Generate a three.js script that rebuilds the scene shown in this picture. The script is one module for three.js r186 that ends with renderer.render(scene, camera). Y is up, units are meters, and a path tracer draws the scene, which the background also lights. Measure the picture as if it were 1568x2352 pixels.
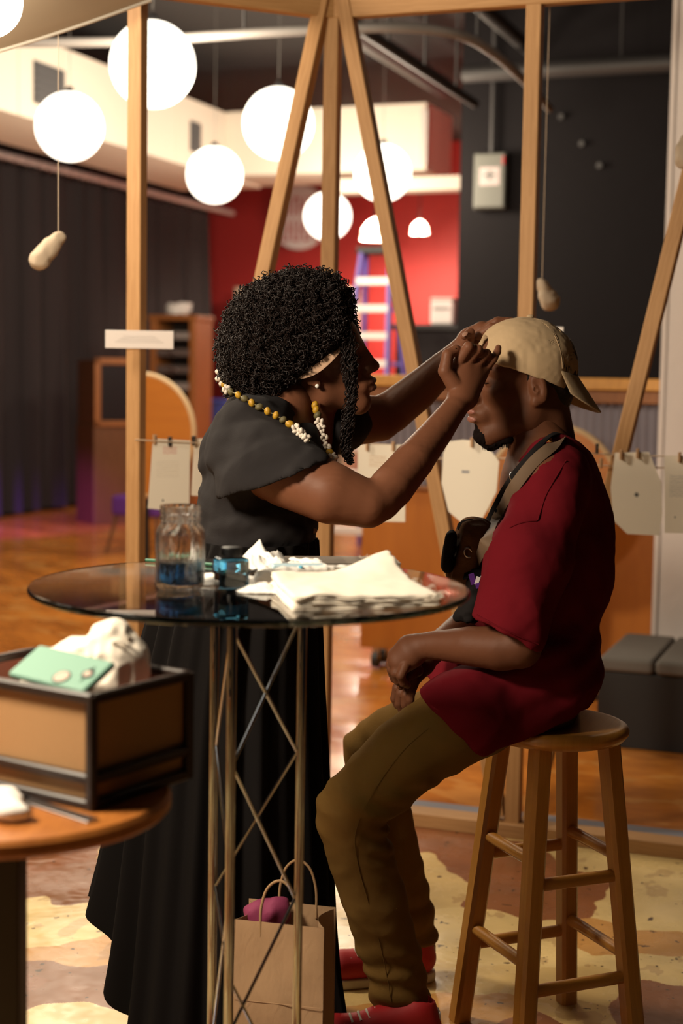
import * as THREE from 'three';
import { mergeGeometries, mergeVertices, toCreasedNormals } from 'three/addons/utils/BufferGeometryUtils.js';
import { RoundedBoxGeometry } from 'three/addons/geometries/RoundedBoxGeometry.js';

// ---------- camera ----------
const FOCAL = 3500, EYE = 1.443, PITCH = Math.atan((1176 - 860) / FOCAL), ROLL = 0.95 * Math.PI / 180;
const scene = new THREE.Scene();
scene.background = new THREE.Color(0x000000);
const camera = new THREE.PerspectiveCamera(2 * Math.atan(1176 / FOCAL) * 180 / Math.PI, 1568 / 2352, 0.05, 80);
camera.position.set(0, EYE, 0);
camera.rotation.set(-PITCH, 0, 0, 'YXZ');
camera.rotateZ(ROLL);
camera.updateMatrixWorld();
camera.focus = 3.2;
camera.userData.fStop = 2.6;
const renderer = new THREE.WebGLRenderer({ antialias: true });
renderer.toneMapping = THREE.LinearToneMapping;
renderer.toneMappingExposure = 1.0;
renderer.shadowMap.enabled = true;

// The room is turned against the camera: U runs along its back wall, V down its length.
const YAW = Math.atan(0.367), U = new THREE.Vector3(Math.cos(YAW), 0, Math.sin(YAW)), V = new THREE.Vector3(Math.sin(YAW), 0, -Math.cos(YAW));
const room = (u, y, v) => new THREE.Vector3(u * U.x + v * V.x, y, u * U.z + v * V.z);
// globe lamps: [u, height, v, candela, in view]
const WARM = new THREE.Color().setRGB(1, 0.84, 0.63);
const GLOBES = [
  [-3.37, 2.87, 6.52, 7, 'large white globe lamp, nearest of the lit globes, crossed by the curved pipe'],
  [-4.69, 2.87, 8.02, 7, 'white globe lamp in front of the pale soffit, leftmost of the whole globes'],
  [-3.37, 2.84, 8.05, 7, 'white globe lamp behind the left timber brace'],
  [-4.71, 2.85, 10.08, 7, 'small white globe lamp in front of the far end of the pale soffit'],
  [-3.52, 2.86, 10.32, 7, 'white globe lamp behind the right timber brace'],
  [-4.67, 2.78, 12.26, 7, 'smallest white globe lamp, behind the middle timber post in front of the round sign'],
];
const KEY = { at: new THREE.Vector3(-1.25, 2.1, -1.85), power: 18 };

// ---------- helpers ----------
const v3 = (x, y, z) => new THREE.Vector3(x, y, z);
const UP = v3(0, 1, 0);
function at(px, py, depth) { // a point of the place, from where it lies in the view and how far away it is
  return v3((px - 784) / FOCAL * depth, -(py - 1176) / FOCAL * depth, -depth).applyMatrix4(camera.matrixWorld);
}
function ray(px, py) { return at(px, py, 1).sub(camera.position); }
function onPlane(px, py, n, c) { const r = ray(px, py); return camera.position.clone().addScaledVector(r, (c - n.dot(camera.position)) / n.dot(r)); }
const onV = (px, py, v) => onPlane(px, py, V, v);
const onY = (px, py, y) => onPlane(px, py, UP, y);
let seedState = 12345;
const rnd = () => { seedState = (seedState + 0x6d2b79f5) | 0; let t = Math.imul(seedState ^ (seedState >>> 15), 1 | seedState); t = (t + Math.imul(t ^ (t >>> 7), 61 | t)) ^ t; return ((t ^ (t >>> 14)) >>> 0) / 4294967296; };
const reseed = (n) => { seedState = n; };
const lerp = (a, b, t) => a + (b - a) * t, clamp = (x, a = 0, b = 1) => Math.min(b, Math.max(a, x)), sstep = (a, b, x) => { const t = clamp((x - a) / (b - a)); return t * t * (3 - 2 * t); };
function h3(x, y, z) { let h = Math.imul(x, 374761393) + Math.imul(y, 668265263) + Math.imul(z, 2147483647 ^ 0x5bd1e995) | 0; h = Math.imul(h ^ (h >>> 13), 1274126177); return ((h ^ (h >>> 16)) >>> 0) / 4294967296; }
function noise(x, y, z = 0) { // value noise, -1 to 1
  const X = Math.floor(x), Y = Math.floor(y), Z = Math.floor(z); let a = x - X, b = y - Y, c = z - Z;
  a = a * a * (3 - 2 * a); b = b * b * (3 - 2 * b); c = c * c * (3 - 2 * c);
  const m = (i, j, k) => h3(X + i, Y + j, Z + k);
  return 2 * lerp(lerp(lerp(m(0, 0, 0), m(1, 0, 0), a), lerp(m(0, 1, 0), m(1, 1, 0), a), b), lerp(lerp(m(0, 0, 1), m(1, 0, 1), a), lerp(m(0, 1, 1), m(1, 1, 1), a), b), c) - 1;
}
const fbm = (x, y, z = 0, o = 4) => { let s = 0, a = 0.5; for (let i = 0; i < o; i++) { s += a * noise(x, y, z); x = x * 2.03 + 11.3; y = y * 2.03 + 5.7; z = z * 2.03 + 3.1; a *= 0.5; } return s; };
const taken = {};
function numbered(n) { taken[n] = (taken[n] ?? -1) + 1; return taken[n] ? n + '_' + String(taken[n]).padStart(3, '0') : n; }
function tag(o, label, category, group, kind) { o.userData.label = label; o.userData.category = category; if (group) o.userData.group = group; if (kind) o.userData.kind = kind; return o; }
function thing(name, label, category, pos = v3(0, 0, 0), turn = 0, group) {
  const g = new THREE.Group(); g.name = numbered(name); g.position.copy(pos); g.rotation.y = turn; scene.add(g); g.updateMatrixWorld(true);
  return tag(g, label, category, group);
}
function mesh(name, geo, mat, parent) {
  const m = new THREE.Mesh(Array.isArray(geo) ? join(geo) : geo, mat); m.name = parent ? name : numbered(name); m.castShadow = m.receiveShadow = true;
  (parent ?? scene).add(m); return m;
}
function partW(name, geo, mat, parent) { // geometry given in world axes
  const g = Array.isArray(geo) ? join(geo) : geo; parent.updateMatrixWorld(true); g.applyMatrix4(parent.matrixWorld.clone().invert()); return mesh(name, g, mat, parent);
}
function join(list) { return mergeGeometries(list.map((g) => { g = g.index ? g.toNonIndexed() : g; for (const k of Object.keys(g.attributes)) if (!['position', 'normal', 'uv'].includes(k)) g.deleteAttribute(k); if (!g.attributes.uv) g.setAttribute('uv', new THREE.BufferAttribute(new Float32Array(g.attributes.position.count * 2), 2)); return g; })); }
function structure(name, geo, mat, label) { const m = mesh(name, geo, mat); m.userData.kind = 'structure'; if (label) { m.userData.label = label; m.userData.category = name.replace(/_.*/, ''); } return m; }
function chamfered(w, h, c) { const s = new THREE.Shape(), a = w / 2, b = h / 2; s.moveTo(-a + c, -b); s.lineTo(a - c, -b); s.lineTo(a, -b + c); s.lineTo(a, b - c); s.lineTo(a - c, b); s.lineTo(-a + c, b); s.lineTo(-a, b - c); s.lineTo(-a, -b + c); s.closePath(); return s; }
// a bar of w x h from a to b, the h side turned towards "side"; grain along its length
function bar(a, b, w, h, side = UP, c = 0.0025) {
  const L = a.distanceTo(b), g = new THREE.ExtrudeGeometry(chamfered(w, h, Math.min(c, w / 3, h / 3)), { depth: L, bevelEnabled: false });
  const z = b.clone().sub(a).normalize(); let y = side.clone().addScaledVector(z, -side.dot(z)); if (y.lengthSq() < 1e-6) y = v3(1, 0, 0).addScaledVector(z, -z.x); y.normalize();
  const x = y.clone().cross(z); const uv = g.attributes.uv, off = a.x * 3.7 + a.y * 1.3 + b.z * 2.1; for (let i = 0; i < uv.count; i++) uv.setXY(i, uv.getX(i) + off, uv.getY(i) + off * 1.7);
  return g.applyMatrix4(new THREE.Matrix4().makeBasis(x, y, z).setPosition(a));
}
function rod(a, b, r1, r2 = r1, seg = 14) { const L = a.distanceTo(b), g = new THREE.CylinderGeometry(r2, r1, L, seg, 1); g.translate(0, L / 2, 0); return g.applyQuaternion(new THREE.Quaternion().setFromUnitVectors(UP, b.clone().sub(a).normalize())).translate(a.x, a.y, a.z); }
function tube(pts, r, seg = 40, rad = 8, closed = false) { return new THREE.TubeGeometry(new THREE.CatmullRomCurve3(pts, closed, 'centripetal'), seg, r, rad, closed); }
function rbox(w, h, d, r = 0.004, s = 2) { const g = new RoundedBoxGeometry(w, h, d, s, Math.min(r, w / 2.01, h / 2.01, d / 2.01)); const p = g.attributes.position, n = g.attributes.normal, uv = g.attributes.uv; for (let i = 0; i < p.count; i++) { const ax = Math.abs(n.getX(i)), ay = Math.abs(n.getY(i)), az = Math.abs(n.getZ(i)); if (ax > ay && ax > az) uv.setXY(i, p.getZ(i), p.getY(i)); else if (ay > az) uv.setXY(i, p.getX(i), p.getZ(i)); else uv.setXY(i, p.getX(i), p.getY(i)); } return g; }
function lathe(pts, seg = 48) { return new THREE.LatheGeometry(pts.map(([r, y]) => new THREE.Vector2(r, y)), seg); }
function ballAt(c, r, s = 16) { const g = new THREE.SphereGeometry(r, s, Math.ceil(s * 0.7)); return g.translate(c.x, c.y, c.z); }
function sheet(nu, nv, f, thick = 0) { // parametric sheet f(u,v) -> Vector3; with thickness both faces and the rim
  const pos = [], uv = [], idx = [], row = nu + 1, n = row * (nv + 1);
  for (let j = 0; j <= nv; j++) for (let i = 0; i <= nu; i++) { const p = f(i / nu, j / nv); pos.push(p.x, p.y, p.z); uv.push(i / nu, j / nv); }
  for (let j = 0; j < nv; j++) for (let i = 0; i < nu; i++) { const a = j * row + i; idx.push(a, a + 1, a + row, a + 1, a + row + 1, a + row); }
  let g = new THREE.BufferGeometry(); g.setAttribute('position', new THREE.Float32BufferAttribute(pos, 3)); g.setAttribute('uv', new THREE.Float32BufferAttribute(uv, 2)); g.setIndex(idx); g.computeVertexNormals();
  if (!thick) return g;
  const nn = g.attributes.normal, P2 = pos.slice(), uv2 = uv.concat(uv), id2 = idx.slice();
  for (let i = 0; i < n; i++) P2.push(pos[3 * i] - nn.getX(i) * thick, pos[3 * i + 1] - nn.getY(i) * thick, pos[3 * i + 2] - nn.getZ(i) * thick);
  for (let k = 0; k < idx.length; k += 3) id2.push(idx[k] + n, idx[k + 2] + n, idx[k + 1] + n);
  const wall = (a, b) => id2.push(a, a + n, b, b, a + n, b + n);
  for (let i = 0; i < nu; i++) { wall(i, i + 1); wall(nv * row + i + 1, nv * row + i); }
  for (let j = 0; j < nv; j++) { wall((j + 1) * row, j * row); wall(j * row + nu, (j + 1) * row + nu); }
  g = new THREE.BufferGeometry(); g.setAttribute('position', new THREE.Float32BufferAttribute(P2, 3)); g.setAttribute('uv', new THREE.Float32BufferAttribute(uv2, 2)); g.setIndex(id2); g.computeVertexNormals(); return g;
}

// ---------- textures ----------
function tex(w, h, fn, srgb = true) { // fn(x,y in 0..1) -> [r,g,b] 0..1
  const d = new Uint8Array(w * h * 4); for (let j = 0, o = 0; j < h; j++) for (let i = 0; i < w; i++, o += 4) { const c = fn(i / w, j / h); d[o] = clamp(c[0]) * 255; d[o + 1] = clamp(c[1] ?? c[0]) * 255; d[o + 2] = clamp(c[2] ?? c[0]) * 255; d[o + 3] = 255; }
  const t = new THREE.DataTexture(d, w, h); t.wrapS = t.wrapT = THREE.RepeatWrapping; t.magFilter = THREE.LinearFilter; t.minFilter = THREE.LinearMipmapLinearFilter; if (srgb) t.colorSpace = THREE.SRGBColorSpace; t.needsUpdate = true; return t;
}
const rep = (t, x, y = x) => { const c = t.clone(); c.repeat.set(x, y); c.needsUpdate = true; return c; };
const wrapN = (x, y, s, z) => { const a = x * Math.PI * 2, b = y * Math.PI * 2, r = s / 6.2832; return fbm(Math.cos(a) * r + 9, Math.sin(a) * r + 3 + Math.cos(b) * r * 1.3, Math.sin(b) * r * 1.3 + z); };
function wood(c1, c2, z, strength = 1) { // grain runs along v
  return tex(256, 512, (x, y) => { const w = wrapN(x, y, 3, z) * 0.9, rings = 0.5 + 0.5 * Math.sin((x * 9 + w * 2.2 + 0.3 * noise(x * 40, y * 2, z)) * 6.28), fine = noise(x * 120, y * 9, z + 7), t = clamp(0.45 + strength * (0.28 * (rings - 0.5) + 0.18 * fine + 0.35 * w)); return [lerp(c1[0], c2[0], t), lerp(c1[1], c2[1], t), lerp(c1[2], c2[2], t)]; });
}
const weaveBump = tex(128, 128, (x, y) => { const a = Math.sin(x * 6.2832 * 16), b = Math.sin(y * 6.2832 * 16), k = ((Math.floor(x * 32) + Math.floor(y * 32)) % 2) ? a : b; return [0.5 + 0.4 * Math.abs(k)]; }, false);
const roughSpots = tex(256, 256, (x, y) => [0.45 + 0.35 * wrapN(x, y, 8, 4) + 0.1 * noise(x * 90, y * 90, 2)], false);
const lumps = tex(256, 256, (x, y) => [0.5 + 0.6 * wrapN(x, y, 10, 8)], false);

// ---------- materials ----------
const rgb = (r, g, b) => new THREE.Color().setRGB(r, g, b);
const std = (color, roughness = 0.7, o = {}) => new THREE.MeshStandardMaterial({ color, roughness, ...o });
const phys = (color, roughness, o) => new THREE.MeshPhysicalMaterial({ color, roughness, ...o });
const M = {};
const firTex = wood([0.72, 0.55, 0.36], [0.6, 0.43, 0.25], 1);
M.fir = std(0xffffff, 0.62, { map: rep(firTex, 6, 1.2), bumpMap: rep(roughSpots, 8, 1), bumpScale: 0.0006 });
const stoolTex = wood([0.8, 0.56, 0.23], [0.67, 0.44, 0.15], 2, 0.7);
M.stool = phys(0xffffff, 0.4, { map: rep(stoolTex, 5, 1), clearcoat: 0.5, clearcoatRoughness: 0.25 });
const honeyTex = wood([0.72, 0.45, 0.2], [0.55, 0.31, 0.12], 3);
M.tableWood = phys(0xffffff, 0.4, { map: rep(honeyTex, 2, 2), clearcoat: 0.4, clearcoatRoughness: 0.3 });
const plyTex = wood([0.76, 0.47, 0.14], [0.66, 0.38, 0.1], 4, 0.6);
M.ply = std(0xffffff, 0.5, { map: rep(plyTex, 1, 0.7) });
M.plyEdge = std(rgb(0.55, 0.38, 0.2), 0.6);
M.rail = std(rgb(0.62, 0.34, 0.07), 0.45, { map: rep(wood([1, 0.96, 0.9], [0.85, 0.78, 0.7], 5), 2, 1) });
M.brownWood = std(0xffffff, 0.5, { map: rep(wood([0.42, 0.27, 0.15], [0.32, 0.19, 0.09], 6), 2, 1) });
M.orangeWood = std(0xffffff, 0.5, { map: rep(wood([0.6, 0.38, 0.19], [0.48, 0.29, 0.13], 7), 2, 1) });
M.darkTrim = std(rgb(0.022, 0.013, 0.01), 0.42);
M.blackPaint = phys(rgb(0.018, 0.016, 0.017), 0.8, { specularIntensity: 0.25, roughnessMap: roughSpots });
M.darkWall = phys(rgb(0.0105, 0.009, 0.01), 0.8, { specularIntensity: 0.2, bumpMap: rep(lumps, 1, 1), bumpScale: 0.002 });
M.ceiling = std(rgb(0.02, 0.019, 0.02), 0.85);
M.pipeDark = std(rgb(0.04, 0.037, 0.038), 0.5);
M.trackWhite = std(rgb(0.85, 0.82, 0.82), 0.35);
M.trackGrey = std(rgb(0.2, 0.185, 0.175), 0.45);
M.pipeLight = std(rgb(0.55, 0.53, 0.5), 0.4);
M.chrome = std(rgb(0.52, 0.57, 0.66), 0.05, { metalness: 1 });
M.steel = std(rgb(0.6, 0.6, 0.62), 0.28, { metalness: 1 });
M.soffit = std(rgb(0.72, 0.66, 0.57), 0.8, { bumpMap: rep(lumps, 1), bumpScale: 0.002 });
M.ventDark = std(rgb(0.08, 0.08, 0.085), 0.6);
M.curtain = phys(rgb(0.04, 0.034, 0.036), 0.95, { specularIntensity: 0.2 });
M.redWall = std(rgb(0.4, 0.022, 0.02), 0.6, { bumpMap: rep(lumps, 1), bumpScale: 0.002 });
M.white = std(rgb(0.72, 0.7, 0.68), 0.6);
M.columnWhite = std(rgb(0.82, 0.74, 0.7), 0.7, { bumpMap: rep(lumps, 2), bumpScale: 0.0015 });
M.paper = std(rgb(0.74, 0.68, 0.58), 0.85, { side: THREE.DoubleSide });
M.globe = std(rgb(0.9, 0.88, 0.84), 0.4, { emissive: rgb(1, 0.93, 0.78), emissiveIntensity: 3.2 });
M.cable = std(rgb(0.16, 0.15, 0.14), 0.6);
M.string = std(rgb(0.55, 0.42, 0.3), 0.8);
M.black = std(rgb(0.012, 0.012, 0.013), 0.5);
M.blackPlastic = std(rgb(0.01, 0.01, 0.011), 0.3);
M.skinW = phys(rgb(0.16, 0.062, 0.032), 0.5, { specularIntensity: 0.38, bumpMap: rep(roughSpots, 40), bumpScale: 0.00018 });
M.skinM = phys(rgb(0.12, 0.045, 0.022), 0.55, { specularIntensity: 0.35, bumpMap: rep(roughSpots, 40), bumpScale: 0.00018 });
M.lipW = std(rgb(0.12, 0.04, 0.03), 0.4);
M.lipM = std(rgb(0.26, 0.1, 0.075), 0.4);
M.nail = phys(rgb(0.3, 0.16, 0.11), 0.25, {});
M.hair = phys(rgb(0.012, 0.007, 0.006), 0.45, { specularIntensity: 0.55 });
M.hairBase = phys(rgb(0.008, 0.005, 0.0045), 1, { specularIntensity: 0.1 });
M.eyeWhite = std(rgb(0.5, 0.45, 0.4), 0.2);
M.shirtBlack = phys(rgb(0.0165, 0.014, 0.0145), 0.9, { specularIntensity: 0.4, bumpMap: rep(weaveBump, 30), bumpScale: 0.0003 });
M.skirt = phys(rgb(0.006, 0.005, 0.005), 0.9, { specularIntensity: 0.25, side: THREE.DoubleSide });
M.maroon = phys(rgb(0.125, 0.0065, 0.0115), 0.95, { specularIntensity: 0.15, bumpMap: rep(weaveBump, 40), bumpScale: 0.0003 });
M.pants = phys(rgb(0.18, 0.1, 0.027), 0.92, { specularIntensity: 0.15, bumpMap: rep(weaveBump, 40), bumpScale: 0.0004 });
M.capCloth = std(rgb(0.49, 0.345, 0.2), 0.9, { bumpMap: rep(weaveBump, 50), bumpScale: 0.0004 });
M.redShoe = std(rgb(0.42, 0.012, 0.015), 0.65);
M.rubber = std(rgb(0.62, 0.56, 0.47), 0.7);
M.kraft = std(rgb(0.42, 0.26, 0.14), 0.85, { bumpMap: rep(lumps, 3), bumpScale: 0.0006 });
M.kraftTwine = std(rgb(0.36, 0.22, 0.11), 0.9);
M.tanStrap = std(rgb(0.13, 0.08, 0.046), 0.8);
M.cordura = phys(rgb(0.014, 0.012, 0.012), 0.9, { specularIntensity: 0.2 });
M.bagBrown = phys(rgb(0.12, 0.06, 0.03), 0.95, { specularIntensity: 0.15, bumpMap: rep(lumps, 6), bumpScale: 0.003 });
M.muslin = std(rgb(0.86, 0.78, 0.67), 0.95, { side: THREE.DoubleSide, bumpMap: rep(weaveBump, 2), bumpScale: 0.0004 });
M.tissue = std(rgb(0.87, 0.84, 0.79), 0.95, { side: THREE.DoubleSide });
M.mint = std(rgb(0.15, 0.31, 0.235), 0.6);
M.boxWeave = std(rgb(0.54, 0.31, 0.14), 0.75, { map: tex(256, 256, (x, y) => { const a = Math.sin((x + y) * 6.2832 * 16) * Math.sin((x - y) * 6.2832 * 16); return [0.86 + 0.12 * a, 0.84 + 0.13 * a, 0.8 + 0.15 * a]; }), bumpMap: weaveBump, bumpScale: 0.001 });
M.boxWeave.map.repeat.set(12, 12); M.boxWeave.bumpMap = rep(weaveBump, 12);
M.boxLining = std(rgb(0.2, 0.055, 0.03), 0.7);
M.glass = phys(0xffffff, 0.02, { transmission: 1, thickness: 0.01, ior: 1.5, attenuationColor: rgb(0.55, 0.75, 0.68), attenuationDistance: 0.35 });
M.jarGlass = phys(0xffffff, 0.05, { transmission: 1, thickness: 0.004, ior: 1.5 });
M.inkWater = phys(0xffffff, 0.0, { transmission: 1, thickness: 0.06, ior: 1.33, attenuationColor: rgb(0.01, 0.3, 0.5), attenuationDistance: 0.03 });
M.inkDark = phys(0xffffff, 0.05, { transmission: 1, thickness: 0.05, ior: 1.33, attenuationColor: rgb(0.0, 0.03, 0.09), attenuationDistance: 0.006 });
M.blueGlass = phys(0xffffff, 0.03, { transmission: 1, thickness: 0.01, ior: 1.5, attenuationColor: rgb(0.3, 0.68, 0.92), attenuationDistance: 0.028 });

// ---------- lamps ----------
function globeLamp(pos, power, label, group, top = 4.3, r = 0.2) {
  const g = thing('globe_lamp', label, 'lamp', pos, 0, group);
  mesh('globe', new THREE.SphereGeometry(r, 40, 28), M.globe, g);
  mesh('collar', lathe([[0.001, r + 0.035], [0.018, r + 0.03], [0.028, r + 0.01], [0.032, r - 0.008]], 20), M.pipeDark, g);
  mesh('cable', rod(v3(0, r + 0.04, 0), v3(0, top - pos.y, 0), 0.0018), M.cable, g);
  const l = new THREE.PointLight(WARM, power); l.castShadow = true; l.shadow.radius = r / 0.02; g.add(l); return g;
}
GLOBES.forEach(([u, y, v, p, label]) => globeLamp(room(u, y, v), p, label, 'globe lamps in two rows'));
globeLamp(room(-3.3, 2.8, 3.4), 18, 'white globe lamp of the front row, hanging just outside the left edge', 'globe lamps in two rows');
globeLamp(KEY.at, KEY.power, 'white globe lamp hanging outside the view, upper left of the glass table', undefined);

// ---------- the room ----------
const TURN = -YAW; // an object turned by this lies square to the room: its x runs along U, its -z along V
const TOP = 4.3;
function slab(u0, u1, y0, y1, va, vb) { // a box square to the room, in world axes, uv in metres
  const g = new THREE.BoxGeometry(u1 - u0, y1 - y0, vb - va), p = g.attributes.position, n = g.attributes.normal, uv = g.attributes.uv;
  for (let i = 0; i < p.count; i++) { const ax = Math.abs(n.getX(i)), ay = Math.abs(n.getY(i)); if (ax > 0.5) uv.setXY(i, p.getZ(i), p.getY(i)); else if (ay > 0.5) uv.setXY(i, p.getX(i), p.getZ(i)); else uv.setXY(i, p.getX(i), p.getY(i)); }
  const c = room((u0 + u1) / 2, (y0 + y1) / 2, (va + vb) / 2); return g.rotateY(TURN).translate(c.x, c.y, c.z);
}
const camoTex = tex(1536, 1536, (x, y) => {
  const X = x * 4.6, Y = y * 4.6, wx = X + 0.22 * fbm(X * 2.4, Y * 2.4, 1) + 0.01 * noise(X * 20, Y * 20, 5), wy = Y + 0.22 * fbm(X * 2.4, Y * 2.4, 2) + 0.01 * noise(X * 20, Y * 20, 6);
  let best = 9, second = 9, id = 0; const s = 2.9, cx = Math.floor(wx * s), cy = Math.floor(wy * s * 1.15);
  for (let j = -1; j <= 1; j++) for (let i = -1; i <= 1; i++) { const a = cx + i, b = cy + j, dx = a + h3(a, b, 1) - wx * s, dy = b + h3(a, b, 2) - wy * s * 1.15, d = dx * dx + dy * dy; if (d < best) { second = best; best = d; id = h3(a, b, 3); } else if (d < second) second = d; }
  const pal = [[0.88, 0.77, 0.53], [0.55, 0.34, 0.21], [0.84, 0.72, 0.48], [0.48, 0.29, 0.18], [0.76, 0.56, 0.31], [0.52, 0.33, 0.2]];
  let c = pal[Math.floor(id * 6)]; const k = 1 + 0.1 * fbm(X * 9, Y * 9, 3), wear = fbm(X * 14, Y * 9, 7), chip = noise(X * 45, Y * 45, 9) + 0.6 * noise(X * 110, Y * 110, 10);
  let o = [c[0] * k, c[1] * k, c[2] * k];
  if (wear > 0.34) o = [lerp(o[0], 0.5, 0.25), lerp(o[1], 0.35, 0.25), lerp(o[2], 0.22, 0.25)];
  if (chip > 1.15) o = [0.25, 0.17, 0.11]; return o;
});
camoTex.repeat.set(1 / 4.6, 1 / 4.6);
M.camo = std(0xffffff, 0.6, { map: camoTex, roughnessMap: rep(roughSpots, 0.7), bumpMap: rep(lumps, 1.5), bumpScale: 0.0012 });
const oakTex = tex(1024, 1024, (x, y) => { const X = x * 8, Y = y * 8, n = wrapN(x, y, 14, 20), m = wrapN(x, y, 60, 21), st = noise(X * 3, Y * 30, 3), t = clamp(0.5 + 0.8 * n + 0.4 * m + 0.12 * st), w = sstep(0.16, 0.3, wrapN(x, y, 24, 22)); return [lerp(lerp(0.62, 0.84, t), 0.82, w * 0.5), lerp(lerp(0.36, 0.53, t), 0.6, w * 0.5), lerp(lerp(0.13, 0.21, t), 0.34, w * 0.5)]; });
oakTex.repeat.set(1 / 4, 1 / 4);
M.oak = std(0xffffff, 0.38, { map: oakTex, roughnessMap: rep(roughSpots, 0.5) });
const CORNER = [-1.75, 4.64], LEFT = [-2.2, 4.17];
function floorPiece(pts) { const s = new THREE.Shape(); pts.forEach(([u, v], i) => (i ? s.lineTo(u, v) : s.moveTo(u, v))); const g = new THREE.ExtrudeGeometry(s, { depth: 0.12, bevelEnabled: false }); g.rotateX(-Math.PI / 2).rotateY(TURN).translate(0, -0.12, 0); return g; }
structure('floor', floorPiece([[-8.8, -3.2], [2.8, -3.2], [2.8, CORNER[1]], CORNER, LEFT, [-8.8, LEFT[1]]]), M.camo, 'floor painted with worn cream and brown camouflage patches');
structure('floor', floorPiece([[-8.8, LEFT[1]], LEFT, CORNER, [2.8, CORNER[1]], [2.8, 18.4], [-8.8, 18.4]]), M.oak, 'orange-brown worn floor beyond the timber frame');
structure('ceiling', slab(-8.8, 2.8, TOP, TOP + 0.15, -3.2, 18.4), M.ceiling, 'black ceiling');
structure('wall_left', slab(-8.8, -8.6, 0, TOP, -3.2, 18.4), M.blackPaint, 'black wall behind the curtain');
structure('wall_right', slab(2.6, 2.8, 0, TOP, -3.2, 18.4), M.darkWall, 'dark wall at the right, out of view');
structure('wall_front', slab(-8.6, 2.6, 0, TOP, -3.2, -3.0), M.darkWall, 'dark wall behind the camera');
structure('wall_back', slab(-8.6, -3.15, 0, TOP, 18.2, 18.4), M.redWall, 'red wall at the far end of the room');
structure('wall_center', slab(-3.15, 2.6, 0, TOP, 11, 11.2), M.darkWall, 'dark grey wall carrying the electrical box');
structure('wall_side', slab(-3.15, -2.95, 0, TOP, 11.2, 18.4), M.redWall, 'red side wall of the far alcove');
{ // soffit with vents
  const g = thing('soffit', 'pale boxed duct running under the ceiling above the black curtain', 'duct', room(-6, 3.24, 8), 0); g.userData.kind = 'structure';
  partW('side_box', slab(-6.85, -6.0, 3.24, 3.83, 1.5, 13.9), M.soffit, g);
  partW('end_box', slab(-5.999, -4.07, 3.26, 3.84, 13.1, 13.9), M.soffit, g);
  for (const v of [9.55, 10.15, 12.05]) partW('seam_strip', slab(-6.0, -5.994, 3.24, 3.83, v, v + 0.03), M.soffit, g);
  for (const [a, b, c, d] of [[9.75, 10.17, 3.36, 3.66], [12.32, 12.52, 3.38, 3.64]]) {
    const f = partW('vent', slab(-5.999, -5.985, c, d, a, b), M.ventDark, g);
    for (let k = 0; k < 5; k++) { const y = lerp(c + 0.04, d - 0.05, k / 4); partW('louver', slab(-5.986, -5.972, y, y + 0.014, a + 0.02, b - 0.02), M.ventDark, f); }
  }
  partW('end_flange', slab(-4.11, -4.05, 3.3, 3.78, 13.06, 13.1), M.pipeLight, g);
  partW('lower_beam', slab(-5.0, -3.6, 3.08, 3.2, 13.1, 13.3), M.soffit, g);
}
{ // pillar
  const g = thing('pillar', 'pinkish white square pillar at the right edge behind the hanging papers', 'pillar', room(-0.7, 0, 6.8)); g.userData.kind = 'structure';
  partW('shaft', slab(-0.98, -0.4, 0, TOP, 6.62, 6.98), M.columnWhite, g);
  partW('corner_bead', slab(-0.986, -0.965, 0.02, TOP - 0.02, 6.61, 6.63), M.columnWhite, g);
}
{ // curtain and its track
  const A = 5, B = 17.4, L = B - A, u0 = -8.2, folds = 30;
  const c = thing('curtain', 'black floor-length pleated curtain along the left wall', 'curtain', room(u0, 0, (A + B) / 2));
  for (let k = 0; k < 4; k++) partW('curtain_panel', sheet(140, 6, (s, t) => { const q = (k + s * 0.997) / 4, v = A + q * L, ph = q * folds * 6.283; return room(u0 + 0.095 * Math.sin(ph + 0.8 * Math.sin(ph * 0.31)) * (0.6 + 0.4 * (1 - t)) + 0.03 * noise(q * 90, t * 2, 1), lerp(0.03, 3.4, t), v + 0.03 * Math.sin(ph * 2)); }, 0.006), M.curtain, c);
  const r = thing('curtain_track', 'metal curtain track with rings above the black curtain', 'curtain track', room(u0, 3.46, (A + B) / 2));
  partW('track', rod(room(u0, 3.48, A), room(u0, 3.48, 18.7 - 0.6), 0.036), M.trackWhite, r);
  for (let k = 0; k < 60; k++) { const v = A + 0.1 + k * (L - 0.2) / 59; const t = new THREE.TorusGeometry(0.045, 0.007, 6, 14); t.rotateY(TURN); const p = room(u0, 3.455, v); partW('ring', t.translate(p.x, p.y, p.z), M.steel, r); }
}
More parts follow.
